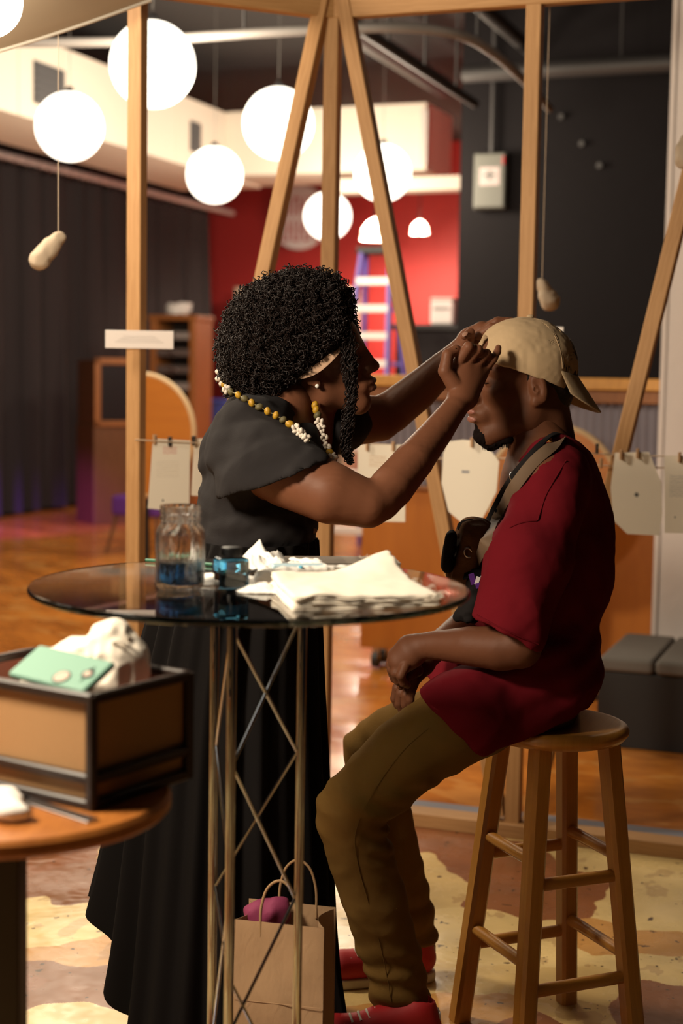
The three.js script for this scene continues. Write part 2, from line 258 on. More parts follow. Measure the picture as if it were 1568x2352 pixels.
{ // curved pale track under the ceiling, and dark pipes
  const g = thing('curved_track', 'pale curved pipe track hanging below the black ceiling', 'pipe', onY(690, 70, 3.05));
  partW('pipe', tube([[-260, 100], [0, 98], [300, 95], [500, 82], [690, 70], [900, 63], [990, 68], [1060, 82], [1130, 120], [1210, 192], [1262, 250]].map(([x, y]) => onY(x, y, 3.05)), 0.024, 120, 10), M.trackGrey, g);
  for (const [x, y] of [[560, 78], [1095, 98]]) { const p = onY(x, y, 3.05); partW('hanger', rod(p, v3(p.x, TOP, p.z), 0.006), M.pipeDark, g); }
  const pipe = (a, b, r, label, m = M.pipeDark) => { const o = thing('ceiling_pipe', label, 'pipe', a); partW('pipe', rod(a, b, r), m, o); for (const t of [0.2, 0.5, 0.8]) { const p = a.clone().lerp(b, t); partW('hanger', rod(p.clone().setY(p.y + r * 0.5), p.clone().setY(TOP), 0.008), M.pipeDark, o); } };
  pipe(onY(830, 68, 3.2), onY(1090, 238, 3.2), 0.03, 'dark pipe slanting below the ceiling behind the curved pale track', M.pipeDark);
  pipe(room(-3.0, 3.55, 10.5), room(2.5, 3.55, 10.5), 0.06, 'thick dark pipe running along the top of the dark grey wall');
  pipe(room(-2.6, 3.75, 5), room(-2.6, 3.75, 10.8), 0.05, 'dark pipe under the ceiling above the electrical box');
  pipe(room(-1.2, 3.8, 4.5), room(-1.2, 3.8, 10.8), 0.045, 'dark pipe under the ceiling near the white pillar');
  pipe(room(-3.9, 3.95, 4), room(-3.9, 3.95, 13), 0.09, 'thick dark duct under the ceiling between the globe lamps');
}
// ---------- timber pavilion ----------
{
  const g = thing('timber_pavilion', 'open pavilion frame of pale timber posts, crossed braces, top beams and floor plates', 'timber frame', room(CORNER[0], 0, CORNER[1]));
  const W = 0.047, BT = 2.56, c0 = room(CORNER[0], 0, 4.62), l0 = room(-2.2, 0, 4.16), r0 = room(-1.10, 0, 4.62), r1 = room(-0.47, 0, 4.62), l1 = room(-2.2, 0, 3.53);
  const hi = (p, y) => p.clone().setY(y), wallL = l0.clone().sub(c0).normalize(), wallR = U, facing = V.clone().negate();
  for (const [p, side] of [[c0, V], [l0, V], [r0, V], [r1, V]]) partW('post', bar(hi(p, 0.045), hi(p, BT), W, W * 0.95, side), M.fir, g);
  const plate = (a, b, y, h, w, name) => partW(name, bar(hi(a, y), hi(b, y), w, h, UP), M.fir, g);
  const ext = (a, b, e) => [a.clone().add(a.clone().sub(b).normalize().multiplyScalar(e)), b.clone().add(b.clone().sub(a).normalize().multiplyScalar(e))];
  for (const [a, b] of [[c0.clone().addScaledVector(U, -0.02), r1.clone().addScaledVector(U, 0.3)], ext(c0, l0, 0.02)]) { const d = a === l0 ? -0.045 : -0.045; plate(a, b, 0.0225, 0.045, 0.09, 'floor_plate'); plate(a, b, BT + 0.045, 0.09, 0.045, 'top_beam'); }
  const brace = (a, b, ya, yb, off) => { const n = b.clone().sub(a).normalize().cross(UP).multiplyScalar(off); partW('brace', bar(hi(a, ya).add(n), hi(b, yb).add(n), 0.045, 0.05, V.clone().negate()), M.fir, g); };
  const mix = (a, b, t) => a.clone().lerp(b, t);
  brace(mix(c0, r0, 0.055), mix(c0, r0, 0.93), BT + 0.06, 0.06, 0.002);
  brace(mix(c0, l0, 0.055), mix(c0, l0, 0.93), BT + 0.06, 0.06, -0.002);
  brace(mix(r0, r1, 0.09), mix(r0, r1, 0.93), 0.06, BT, 0.002);
  partW('grey_batten', bar(room(-1.75, 0.012, 4.75), room(-0.2, 0.012, 4.75), 0.1, 0.024, UP), std(rgb(0.2, 0.2, 0.24), 0.6), g);
}
{ // cloth canopy, upper left
  const a = at(-260, 185, 3.9), b = at(345, 0, 4.42), c = at(330, -260, 4.0), d = at(-300, -240, 3.3);
  const g = thing('cloth_canopy', 'beige cloth canopy stretched across the upper left corner', 'canopy', a.clone().lerp(b, 0.5));
  partW('cloth', sheet(20, 10, (s, t) => { const p = a.clone().lerp(b, s).lerp(d.clone().lerp(c, s), t); p.y -= 0.05 * Math.sin(s * 3.14) * (0.25 + t); return p; }, 0.003), std(rgb(0.48, 0.39, 0.28), 0.9), g);
  partW('hem_cord', tube([0, 0.25, 0.5, 0.75, 1].map((s) => { const p = a.clone().lerp(b, s); p.y -= 0.05 * Math.sin(s * 3.14) * 0.25; return p; }), 0.006, 30, 6), M.paper, g);
}
globeLamp(at(-32, 2, 3.55), 1.0, 'globe lamp cut by the upper left corner, in front of the beige canopy', undefined, TOP, 0.085);
// ---------- background furniture ----------
function bx(u0, u1, y0, y1, va, vb, r = 0.006) { const g = rbox(u1 - u0, y1 - y0, vb - va, r), c = room((u0 + u1) / 2, (y0 + y1) / 2, (va + vb) / 2); return g.rotateY(TURN).translate(c.x, c.y, c.z); }
{ // rolling partition
  const g = thing('rolling_partition', 'wheeled wooden partition with corrugated grey upper panel and orange plywood below', 'partition', room(-1.75, 0, 7.1));
  const a = -2.49, b = -1.03;
  partW('lower_panel', bx(a, b, 0.09, 0.885, 7.08, 7.11), M.ply, g);
  partW('top_rail', bx(a - 0.02, b + 0.02, 1.33, 1.39, 7.03, 7.13), M.orangeWood, g);
  partW('rail_cap', bx(a - 0.03, b + 0.03, 1.39, 1.445, 7.0, 7.16), M.rail, g);
  partW('middle_ledge', bx(a, b, 0.885, 0.91, 7.06, 7.12), M.orangeWood, g);
  for (const u of [a + 0.02, b - 0.06]) partW('post', bx(u, u + 0.045, 0.09, 1.33, 7.112, 7.15), M.orangeWood, g);
  partW('corrugated_panel', sheet(220, 2, (s, t) => room(lerp(a, b, s), lerp(0.91, 1.33, t), 7.1 + 0.008 * Math.sin(s * 6.283 * 36)), 0.002), std(rgb(0.25, 0.23, 0.27), 0.42, { metalness: 0.25 }), g);
  for (const u of [a + 0.1, b - 0.15]) for (const v of [7.04, 7.16]) { const c = room(u, 0.045, v), w = new THREE.CylinderGeometry(0.04, 0.04, 0.03, 20).rotateZ(Math.PI / 2).rotateY(TURN).translate(c.x, c.y, c.z); const k = partW('caster', w, M.black, g); partW('fork', bar(c.clone().setY(0.05), c.clone().setY(0.1), 0.034, 0.02, V), M.steel, k); }
}
{ // bench
  const g = thing('bench', 'low black bench with ribbed grey cushion by the white pillar', 'bench', room(-0.4, 0, 6.2));
  partW('base', bx(-1.08, 0.9, 0.0, 0.3, 5.9, 6.5), M.black, g);
  const cu = std(rgb(0.13, 0.115, 0.1), 0.85);
  for (let k = 0; k < 9; k++) { const u = -1.08 + k * 0.22; partW('cushion_section', bx(u + 0.002, u + 0.218, 0.302, 0.36, 5.88, 6.5, 0.02), cu, g); }
}
{ // electrical box
  const g = thing('electrical_box', 'grey electrical box with white label on the dark wall', 'electrical box', room(-2.9, 2.67, 10.99));
  partW('body', bx(-3.02, -2.78, 2.66, 3.06, 10.9, 11.0, 0.01), std(rgb(0.08, 0.08, 0.068), 0.5), g);
  partW('lid', bx(-3.01, -2.79, 2.67, 3.05, 10.885, 10.899, 0.004), std(rgb(0.095, 0.095, 0.08), 0.5), g);
  const cv = document.createElement('canvas'); cv.width = cv.height = 128; const x = cv.getContext('2d'); x.fillStyle = '#9a9290'; x.fillRect(0, 0, 128, 128); x.fillStyle = '#222'; x.fillRect(58, 24, 14, 64); x.fillRect(26, 50, 78, 12); x.strokeStyle = '#b99'; x.lineWidth = 5; x.strokeRect(10, 10, 108, 108);
  const t = new THREE.CanvasTexture(cv); t.colorSpace = THREE.SRGBColorSpace; const pg = new THREE.PlaneGeometry(0.15, 0.13).rotateY(TURN), c = room(-2.895, 2.89, 10.882); partW('label_plate', pg.translate(c.x, c.y, c.z), std(0xffffff, 0.5, { map: t }), g);
  partW('switch_lever', bx(-2.8, -2.785, 2.97, 3.03, 10.87, 10.9), M.redShoe, g);
  partW('conduit', rod(room(-2.9, 3.06, 10.95), room(-2.9, TOP, 10.95), 0.018), M.pipeDark, g);
}
for (const [px, py, n] of [[1288, 268, 'upper'], [1335, 330, 'middle'], [1376, 380, 'lower']]) { const p = onV(px, py, 10.98), g = thing('wall_fixing', 'tiny grey fixing on the dark wall, ' + n + ' of a slanting row of three', 'wall fixing', p, TURN); mesh('disc', new THREE.CylinderGeometry(0.02, 0.024, 0.02, 16).rotateX(Math.PI / 2).translate(0, 0, 0.0), M.pipeDark, g); }
{ // round sign on the red wall
  const c = onV(688, 500, 18.1), R = 0.4, g = thing('round_sign', 'round white sign with tall red letters on the red wall', 'sign', c, TURN);
  mesh('disc', new THREE.CylinderGeometry(R, R, 0.03, 48).rotateX(Math.PI / 2), M.white, g);
  const cv = document.createElement('canvas'); cv.width = cv.height = 512; const x = cv.getContext('2d'); x.fillStyle = '#e9dede'; x.fillRect(0, 0, 512, 512); x.fillStyle = '#b3121c';
  for (let k = 0; k < 9; k++) { const X = 55 + k * 48; x.fillRect(X, 90, 16, 150); x.fillRect(X, 280, 16, 165); if (k % 3 === 0) x.fillRect(X, 90, 44, 18); if (k % 3 === 1) x.fillRect(X, 160, 40, 16); if (k % 2) x.fillRect(X, 430, 40, 15); else x.fillRect(X, 345, 36, 15); }
  const t = new THREE.CanvasTexture(cv); t.colorSpace = THREE.SRGBColorSpace; mesh('print', new THREE.CircleGeometry(R * 0.985, 48).translate(0, 0, 0.017), std(0xffffff, 0.6, { map: t }), g);
}
{ // stepladder
  const base = onV(856, 1264, 11.75); base.y = 0; const g = thing('stepladder', 'blue and purple stepladder with pale treads in front of the red wall', 'ladder', base, TURN), Hh = 2.42, blue = std(rgb(0.15, 0.11, 0.45), 0.45), tread = std(rgb(0.75, 0.72, 0.7), 0.35, { metalness: 0.3 });
  const rail = (s, t) => v3(s * lerp(0.27, 0.12, t), t * Hh, lerp(0.55, 0.05, t)), rear = (s, t) => v3(s * lerp(0.26, 0.12, t), t * Hh, lerp(-0.4, -0.05, t));
  for (const s of [-1, 1]) { mesh('front_rail', bar(rail(s, 0), rail(s, 1), 0.075, 0.03, v3(1, 0, 0)), blue, g); mesh('rear_rail', bar(rear(s, 0), rear(s, 1), 0.05, 0.03, v3(1, 0, 0)), blue, g); }
  for (let k = 1; k < 11; k++) { const t = k / 11.05, a = rail(-1, t), b = rail(1, t); mesh('tread', bar(a, b, 0.09, 0.06, UP), tread, g); if (k % 2) mesh('rear_bar', bar(rear(-1, t), rear(1, t), 0.03, 0.03, UP), blue, g); }
  mesh('top_cap', rbox(0.32, 0.06, 0.18, 0.015).translate(0, Hh + 0.02, 0), M.black, g);
}
{ // black counter with things on it
  const g = thing('counter', 'black service counter in front of the far alcove', 'counter', room(-3.9, 0, 12.4)); const y = 1.83;
  partW('front', bx(-4.12, -3.16, 0, y, 12.5, 12.55), M.blackPaint, g); partW('top', bx(-4.15, -3.16, y, y + 0.05, 12.45, 12.95), M.black, g); partW('side', bx(-4.12, -4.07, 0, y, 12.55, 12.95), M.blackPaint, g);
  const pr = thing('printer', 'small white printer on the black counter', 'printer', room(-3.74, y + 0.05, 12.68), TURN);
  mesh('body', rbox(0.2, 0.2, 0.2, 0.02).translate(0, 0.1, 0), M.white, pr); mesh('paper_slot', rbox(0.14, 0.012, 0.02, 0.004).translate(0, 0.14, 0.1), M.black, pr); mesh('lid', rbox(0.2, 0.03, 0.2, 0.01).translate(0, 0.215, 0), M.pipeLight, pr);
  const k = thing('coffee_pot', 'black coffee pot beside the small white printer', 'coffee pot', room(-3.54, y + 0.05, 12.68), TURN);
  mesh('body', lathe([[0.001, 0], [0.085, 0], [0.09, 0.05], [0.075, 0.2], [0.08, 0.24], [0.001, 0.26]], 28), M.blackPlastic, k); mesh('handle', tube([v3(0.075, 0.05, 0), v3(0.14, 0.08, 0), v3(0.14, 0.19, 0), v3(0.075, 0.21, 0)], 0.012, 20, 8), M.blackPlastic, k); mesh('lid', lathe([[0.001, 0.3], [0.03, 0.29], [0.06, 0.26], [0.085, 0.24]], 24), M.steel, k);
}
{ // dome pendants above the counter
  const pts = [[862, 540, 16.7, 0.17, 'white dome pendant lamp above the stepladder'], [963, 530, 16.9, 0.1, 'small pink dome pendant lamp right of the right timber brace']];
  for (const [x, y, v, r, label] of pts) { const c = onV(x, y, v), g = thing('dome_pendant', label, 'lamp', c); mesh('shade', lathe([[0.02, r * 1.1], [r * 0.55, r * 0.85], [r * 0.9, r * 0.35], [r, -r * 0.3], [r * 0.97, -r * 0.3], [r * 0.86, r * 0.3]], 32), phys(r > 0.15 ? rgb(0.85, 0.76, 0.7) : rgb(0.8, 0.45, 0.4), 0.9, { side: THREE.DoubleSide, transmission: 0.5, thickness: 0 }), g); mesh('bulb', ballAt(v3(0, 0, 0), r * 0.35, 16), M.globe, g); mesh('cable', rod(v3(0, r * 1.1, 0), v3(0, TOP - c.y, 0), 0.006), M.black, g); const l = new THREE.PointLight(WARM, 17); l.castShadow = true; l.shadow.radius = 3; g.add(l); }
}
{ // pale shelves with boxes, far left of the red wall
  const g = thing('shelf_unit', 'tall pale shelf unit below the red wall, left of the stepladder', 'shelf', room(-7.2, 0, 17.6)); const u0 = -7.85, u1 = -6.4, sm = std(rgb(0.45, 0.37, 0.28), 0.7);
  for (const u of [u0, u1]) partW('side', bx(u, u + 0.04, 0, 2.5, 17.4, 17.9), sm, g);
  for (let k = 0; k < 6; k++) partW('shelf_board', bx(u0, u1 + 0.04, 0.1 + k * 0.46, 0.14 + k * 0.46, 17.4, 17.9), sm, g);
  partW('back_board', bx(u0, u1, 0.1, 2.48, 17.88, 17.9), sm, g);
  const kinds = ['pale cardboard box', 'white box', 'grey box', 'cream box', 'beige box']; reseed(5);
  for (let k = 1; k < 5; k++) for (let i = 0; i < 2; i++) { const u = u0 + 0.08 + i * 0.7, y = 0.14 + k * 0.46, w = 0.4 + rnd() * 0.18, h = 0.24 + rnd() * 0.12; const b = thing('storage_carton', `${kinds[k]} at the ${i ? 'right' : 'left'} of the ${['', 'lowest', 'second lowest', 'second highest', 'highest'][k]} filled shelf of the pale shelf unit`, 'box', room(u + w / 2, y, 17.6), TURN); mesh('body', rbox(w, h, 0.3, 0.01).translate(0, h / 2, 0), std(rgb(0.45 + 0.25 * rnd(), 0.42 + 0.16 * rnd(), 0.38 + 0.1 * rnd()), 0.8), b); mesh('lid', rbox(w + 0.015, 0.05, 0.315, 0.008).translate(0, h + 0.002, 0), M.white, b); }
}
{ // drawer rack
  const p = onY(413, 1180, 0), g = thing('drawer_rack', 'orange wooden rack of dark open trays beside the left timber post', 'rack', p, TURN), w = 0.44, h = 1.98, d = 0.4;
  for (const s of [-1, 1]) mesh('side_panel', rbox(0.07, h, d, 0.008).translate(s * w / 2, h / 2, 0), M.orangeWood, g);
  mesh('top', rbox(w + 0.1, 0.05, d + 0.02, 0.008).translate(0, h, 0), M.orangeWood, g); mesh('back', rbox(w, h - 0.02, 0.015, 0.003).translate(0, h / 2, -d / 2 + 0.01), M.darkTrim, g);
  for (let k = 0; k < 11; k++) { const t = mesh('tray', rbox(w - 0.08, 0.075, d - 0.04, 0.01).translate(0, 0.12 + k * 0.168, 0.01), std(k % 3 === 1 ? rgb(0.22, 0.2, 0.19) : rgb(0.09, 0.07, 0.065), 0.5), g); mesh('handle', rbox(0.1, 0.02, 0.02, 0.005).translate(0, 0.12 + k * 0.168, d / 2), M.steel, t); }
  const m = thing('wire_bundle', 'tangled pale bundle lying on top of the orange rack', 'bundle', p.clone().setY(h + 0.025), TURN); reseed(8);
  for (let k = 0; k < 7; k++) { const pts = []; for (let i = 0; i < 9; i++) { const a = i * 0.7 + k; pts.push(v3(-0.03 + Math.cos(a) * (0.08 + 0.06 * rnd()), 0.06 + 0.045 * Math.sin(a * 1.7 + k) + 0.02 * rnd(), Math.sin(a) * 0.09)); } mesh('loop', tube(pts, 0.014, 50, 6, true), M.white, m); }
}
{ // wooden cabinet with dark pane
  const p = onY(312, 1203, 0), g = thing('wooden_cabinet', 'brown wooden cabinet with dark framed pane standing against the curtain', 'cabinet', p, 0.5), w = 0.42, h = 1.56, d = 0.5;
  mesh('body', rbox(w, 0.93, d, 0.008).translate(-w / 2, 0.465, -d / 2), M.brownWood, g);
  mesh('upper_body', rbox(w - 0.02, h - 0.95, d - 0.02, 0.004).translate(-w / 2, 0.93 + (h - 0.95) / 2, -d / 2), M.brownWood, g);
  for (const [x, y, a, b] of [[-w + 0.03, 1.245, 0.06, 0.63], [-0.03, 1.245, 0.06, 0.63], [-w / 2, 1.53, w, 0.06], [-w / 2, 0.95, w, 0.05]]) mesh('frame_rail', rbox(a, b, 0.03, 0.006).translate(x, y, 0.012), M.orangeWood, g);
  mesh('pane', rbox(w - 0.12, 0.52, 0.01, 0.002).translate(-w / 2, 1.24, 0.002), M.blackPlastic, g);
  mesh('side_board', rbox(0.02, h, d, 0.004).translate(0.012, h / 2, -d / 2), M.ply, g);
}
function tiltTable(px, py, d, R, label, turn, half) { // round top stood upright on a pedestal
  const c = at(px, py, d), g = thing('tilt_top_table', label, 'table', v3(c.x, 0, c.z), turn);
  const top = mesh('tabletop', new THREE.CylinderGeometry(R - 0.004, R - 0.004, 0.03, 64, 1, false, 0, half ? Math.PI : Math.PI * 2).rotateX(Math.PI / 2).rotateX(-0.1).translate(0, c.y, 0), M.ply, g);
  mesh('edge_band', new THREE.TorusGeometry(R - 0.003, 0.017, 8, 72, half ? Math.PI : Math.PI * 2).rotateZ(half ? -Math.PI / 2 : 0).rotateX(-0.1).translate(0, c.y, 0), M.plyEdge, top);
  mesh('pedestal', rod(v3(0, 0.04, -0.09), v3(0, c.y, -0.05), 0.035, 0.03), M.black, g); mesh('foot', lathe([[0.001, 0.05], [0.05, 0.05], [0.2, 0.02], [0.22, 0], [0.001, 0]], 32).translate(0, 0, -0.09), M.black, g);
}
tiltTable(318, 1000, 8.6, 0.345, 'round plywood tabletop folded upright behind the left timber post', TURN, true);
tiltTable(1268, 1130, 6.8, 0.293, 'round plywood tabletop tipped upright behind the seated person', TURN);
{ // purple chair
  const p = onY(336, 1268, 0), g = thing('purple_chair', 'purple chair mostly hidden behind the left timber post', 'chair', p, TURN), pm = std(rgb(0.09, 0.02, 0.2), 0.6);
  mesh('seat', rbox(0.42, 0.16, 0.42, 0.03).translate(0, 0.38, 0), pm, g); mesh('backrest', rbox(0.42, 0.56, 0.05, 0.025).rotateX(-0.06).translate(0, 0.7, -0.2), pm, g);
  for (const [x, z] of [[-1, -1], [1, -1], [-1, 1], [1, 1]]) mesh('leg', rod(v3(x * 0.17, 0.32, z * 0.17), v3(x * 0.23, 0, z * 0.24), 0.016, 0.013), M.brownWood, g);
}
{ // blue bin
  const p = onY(492, 1130, 0), g = thing('blue_bin', 'blue plastic bin on the floor behind the standing person', 'bin', p, TURN); p.y = 0;
  mesh('body', lathe([[0.001, 0.01], [0.24, 0.01], [0.3, 1.1], [0.285, 1.1], [0.23, 0.03], [0.001, 0.03]], 28), std(rgb(0.02, 0.04, 0.25), 0.5), g); mesh('rim', new THREE.TorusGeometry(0.295, 0.02, 8, 40).rotateX(Math.PI / 2).translate(0, 1.1, 0), std(rgb(0.02, 0.04, 0.25), 0.5), g);
}
{ // purple stage light left of the view
  const t = onY(60, 1212, 0), p = room(-7.3, 1.5, 9.4), g = thing('stage_light', 'small purple stage light on a stand outside the left edge', 'stage light', p.clone().setY(0));
  const d = t.clone().sub(p).normalize(), q = new THREE.Quaternion().setFromUnitVectors(v3(0, 0, 1), d), put = (n, geo, m) => mesh(n, geo.applyQuaternion(q).translate(0, 1.5, 0), m, g);
  put('housing', lathe([[0.001, -0.1], [0.06, -0.1], [0.09, -0.02], [0.1, 0.06], [0.088, 0.06], [0.08, 0], [0.001, 0]], 28).rotateX(Math.PI / 2), M.black); put('lens', new THREE.CylinderGeometry(0.082, 0.082, 0.008, 28).rotateX(Math.PI / 2).translate(0, 0, 0.02), std(rgb(0.3, 0.1, 0.6), 0.3, { emissive: rgb(0.35, 0.05, 1), emissiveIntensity: 2 }));
  mesh('stand', rod(v3(0, 0.02, 0), v3(0, 1.42, 0), 0.015), M.black, g); mesh('foot', lathe([[0.001, 0.03], [0.2, 0.02], [0.21, 0], [0.001, 0]], 32), M.black, g);
  const l = new THREE.SpotLight(rgb(0.36, 0.07, 1), 70, 0, 0.32, 0.7); l.position.copy(d).multiplyScalar(0.1).add(v3(0, 1.5, 0)); l.target.position.copy(t.sub(g.position)); l.castShadow = true; g.add(l, l.target);
}

// ---------- strings, papers, casts on the pavilion ----------
function project(p) { const q = p.clone().applyMatrix4(camera.matrixWorldInverse); return [784 + FOCAL * q.x / -q.z, 1176 - FOCAL * q.y / -q.z, -q.z]; }
camera.matrixWorldInverse.copy(camera.matrixWorld).invert();
const postC = room(-1.75, 0, 4.585), postL = room(-2.185, 0, 4.125), postR = room(-1.10, 0, 4.585), postR2 = room(-0.47, 0, 4.585);
function cord(pts, label) { const o = thing('clothesline', label, 'string', pts[0]); for (let i = 0; i + 1 < pts.length; i++) { const a = pts[i], b = pts[i + 1], q = []; for (let k = 0; k <= 6; k++) { const p = a.clone().lerp(b, k / 6); p.y -= 0.012 * Math.sin(k / 6 * 3.14); q.push(p); } partW('strand', tube(q, 0.0022, 16, 6), M.string, o); } }
const hy = (p, y) => p.clone().setY(y);
cord([hy(postL, 1.235), hy(postC, 1.235), hy(postR, 1.23), hy(postR2, 1.225)], 'thin tan string tied across the timber posts with papers clipped on it');
cord([hy(postC, 1.198), hy(postR, 1.196), hy(postR2, 1.19)], 'second thin tan string just below the upper one right of the middle post');
function canvasTex(w, h, draw) { const cv = document.createElement('canvas'); cv.width = w; cv.height = h; draw(cv.getContext('2d'), w, h); const t = new THREE.CanvasTexture(cv); t.colorSpace = THREE.SRGBColorSpace; return t; }
function paperSheet(poly, plane, label, draw, curl = 0.01) { // outline in the view, cut from the plane of the string
  const pts = poly.map(([x, y]) => plane(x, y)), o = pts[0].clone(), top = pts.reduce((m, p) => Math.max(m, p.y), -9);
  const ax = pts[1].clone().sub(pts[0]).setY(0).normalize(), nrm = ax.clone().cross(UP).normalize(); if (nrm.dot(camera.position.clone().sub(o)) < 0) nrm.negate();
  const s = new THREE.Shape(), q = pts.map((p) => [p.clone().sub(o).dot(ax), p.y - top]); q.forEach(([x, y], i) => (i ? s.lineTo(x, y) : s.moveTo(x, y)));
  const xs = q.map((p) => p[0]), ys = q.map((p) => p[1]), x0 = Math.min(...xs), x1 = Math.max(...xs), y0 = Math.min(...ys);
  const g0 = new THREE.ExtrudeGeometry(s, { depth: 0.0012, bevelEnabled: false }), p = g0.attributes.position, uv = g0.attributes.uv;
  for (let i = 0; i < p.count; i++) uv.setXY(i, (p.getX(i) - x0) / (x1 - x0), (p.getY(i) - y0) / -y0);
  g0.applyMatrix4(new THREE.Matrix4().makeBasis(ax, UP, ax.clone().cross(UP)));
  const t = thing('hanging_paper', label, 'paper', o.clone().setY(top)); const mat = std(0xffffff, 0.85, { map: canvasTex(256, 384, (x, w, h) => { x.fillStyle = '#e6ddcd'; x.fillRect(0, 0, w, h); draw?.(x, w, h); }), side: THREE.DoubleSide });
  mesh('sheet', g0, mat, t); return t;
}
const lpN = V.clone(), leftPlane = (() => { const a = postL, b = postC, n = b.clone().sub(a).cross(UP).normalize(); return (x, y) => onPlane(x, y, n, n.dot(a) - 0.012); })();
const rightPlane = (x, y) => onV(x, y, 4.572);
const scrib = (x, c, x0, y0, w, h, n) => { x.strokeStyle = c; x.lineWidth = 2; for (let i = 0; i < n; i++) { x.beginPath(); const y = y0 + h * i / n; for (let k = 0; k < 10; k++) { const X = x0 + w * k / 9, Y = y + 3 * noise(k * 1.7, i * 3.1, x0); k ? x.lineTo(X, Y) : x.moveTo(X, Y); } x.stroke(); } };
paperSheet([[351, 1007], [436, 1012], [434, 1176], [339, 1168]], leftPlane, 'sheet of paper with faint red print clipped left of the standing person', (x) => { scrib(x, '#c8837a', 90, 45, 85, 40, 6); scrib(x, '#cfc4b4', 50, 120, 140, 90, 8); x.fillStyle = '#555'; x.beginPath(); x.arc(92, 320, 6, 0, 7); x.fill(); });
paperSheet([[440, 1008], [492, 1006], [486, 1142], [432, 1139]], (x, y) => leftPlane(x, y).addScaledVector(V, 0.02), 'sheet of paper peeking out behind the back of the standing person', (x) => scrib(x, '#cfc4b4', 50, 120, 140, 90, 8));
paperSheet([[822, 1021], [932, 1022], [930, 1199], [820, 1197]], rightPlane, 'sheet of paper hanging behind the elbow of the standing person', (x) => { scrib(x, '#b98a62', 60, 60, 90, 60, 5); });
paperSheet([[1062, 1010], [1112, 1014], [1146, 1060], [1140, 1130], [1108, 1190], [1062, 1202], [1030, 1175], [1014, 1110], [1018, 1040], [1030, 1014]], rightPlane, 'eight-sided cut paper hanging between the two people', (x) => { x.fillStyle = '#8a8a90'; x.fillRect(90, 140, 34, 12); });
paperSheet([[1412, 1040], [1490, 1038], [1518, 1108], [1521, 1180], [1514, 1230], [1440, 1226], [1408, 1195], [1402, 1120]], rightPlane, 'rounded cut paper with small dark star hanging right of the seated person', (x, w, h) => { x.strokeStyle = '#444'; x.lineWidth = 5; for (let k = 0; k < 3; k++) { const a = k * 1.047, X = 128, Y = 200; x.beginPath(); x.moveTo(X - 12 * Math.cos(a), Y - 12 * Math.sin(a)); x.lineTo(X + 12 * Math.cos(a), Y + 12 * Math.sin(a)); x.stroke(); } });
paperSheet([[1526, 1046], [1640, 1048], [1636, 1226], [1526, 1224]], rightPlane, 'square-cornered paper with grey drawn block cut by the right edge', (x) => { scrib(x, '#9a9a9a', 30, 100, 120, 110, 12); x.fillStyle = '#777'; x.fillRect(60, 300, 8, 8); });
// clothespins
function peg(p, m, label) { const g = thing('clothespin', label, 'clothespin', p, TURN, 'clothespins on the strings'); for (const s of [-1, 1]) mesh('jaw', rbox(0.008, 0.03, 0.005, 0.0015).rotateX(s * 0.08).translate(0, 0, s * 0.005), m, g); mesh('spring', new THREE.TorusGeometry(0.004, 0.0012, 6, 12).translate(0, 0.004, 0), M.steel, g); }
const pegWood = std(rgb(0.5, 0.3, 0.16), 0.7);
for (const [x, y, k, w] of [[393, 1014, 1, 'clipping the red-printed paper at the middle of its top edge'], [358, 1009, 0, 'at the upper left corner of the red-printed paper'], [447, 1012, 1, 'on the paper behind the back of the standing person'], [845, 1024, 0, 'at the left of the paper behind the elbow'], [905, 1025, 0, 'at the right of the paper behind the elbow'], [1085, 1016, 0, 'holding the eight-sided paper'], [1427, 1044, 0, 'at the left of the rounded paper with the star'], [1465, 1041, 0, 'at the right of the rounded paper with the star'], [1561, 1050, 0, 'on the paper cut by the right edge'], [1372, 1030, 1, 'alone on the upper string right of the maroon shoulder'], [1313, 1020, 0, 'nearest the tan cap brim on the upper string'], [1330, 1024, 0, 'second from the tan cap brim on the upper string'], [1381, 1062, 0, 'alone on the lower string right of the maroon shoulder']]) { const p = (x < 700 ? leftPlane(x, y) : rightPlane(x, y)).addScaledVector(V, -0.008); if (y > 1055) p.y = 1.19; peg(p, k ? M.black : pegWood, (k ? 'black' : 'wooden') + ' clothespin ' + w); }
// name cards on posts
for (const [px, py, base, label] of [[320, 780, room(-2.2, 0, 4.16), 'long white card fixed across the left timber post'], [1217, 771, room(-1.1, 0, 4.62), 'long white card fixed across the right timber post behind the tan cap']]) {
  const p = onPlane(px, py, V, V.dot(base) - 0.034), g = thing('name_card', label, 'card', p, px < 700 ? 0.02 : TURN); mesh('card', rbox(0.205, 0.054, 0.003, 0.001), M.white, g);
  mesh('print', new THREE.PlaneGeometry(0.203, 0.052).translate(0, 0, 0.0018), std(0xffffff, 0.7, { map: canvasTex(512, 128, (x, w, h) => { x.fillStyle = '#dcd2cd'; x.fillRect(0, 0, w, h); for (let i = 0; i < 4; i++) scrib(x, '#a9a09c', 130 - i * 20, 40 + i * 14, 250 + i * 40, 10, 2); }) }), g);
}
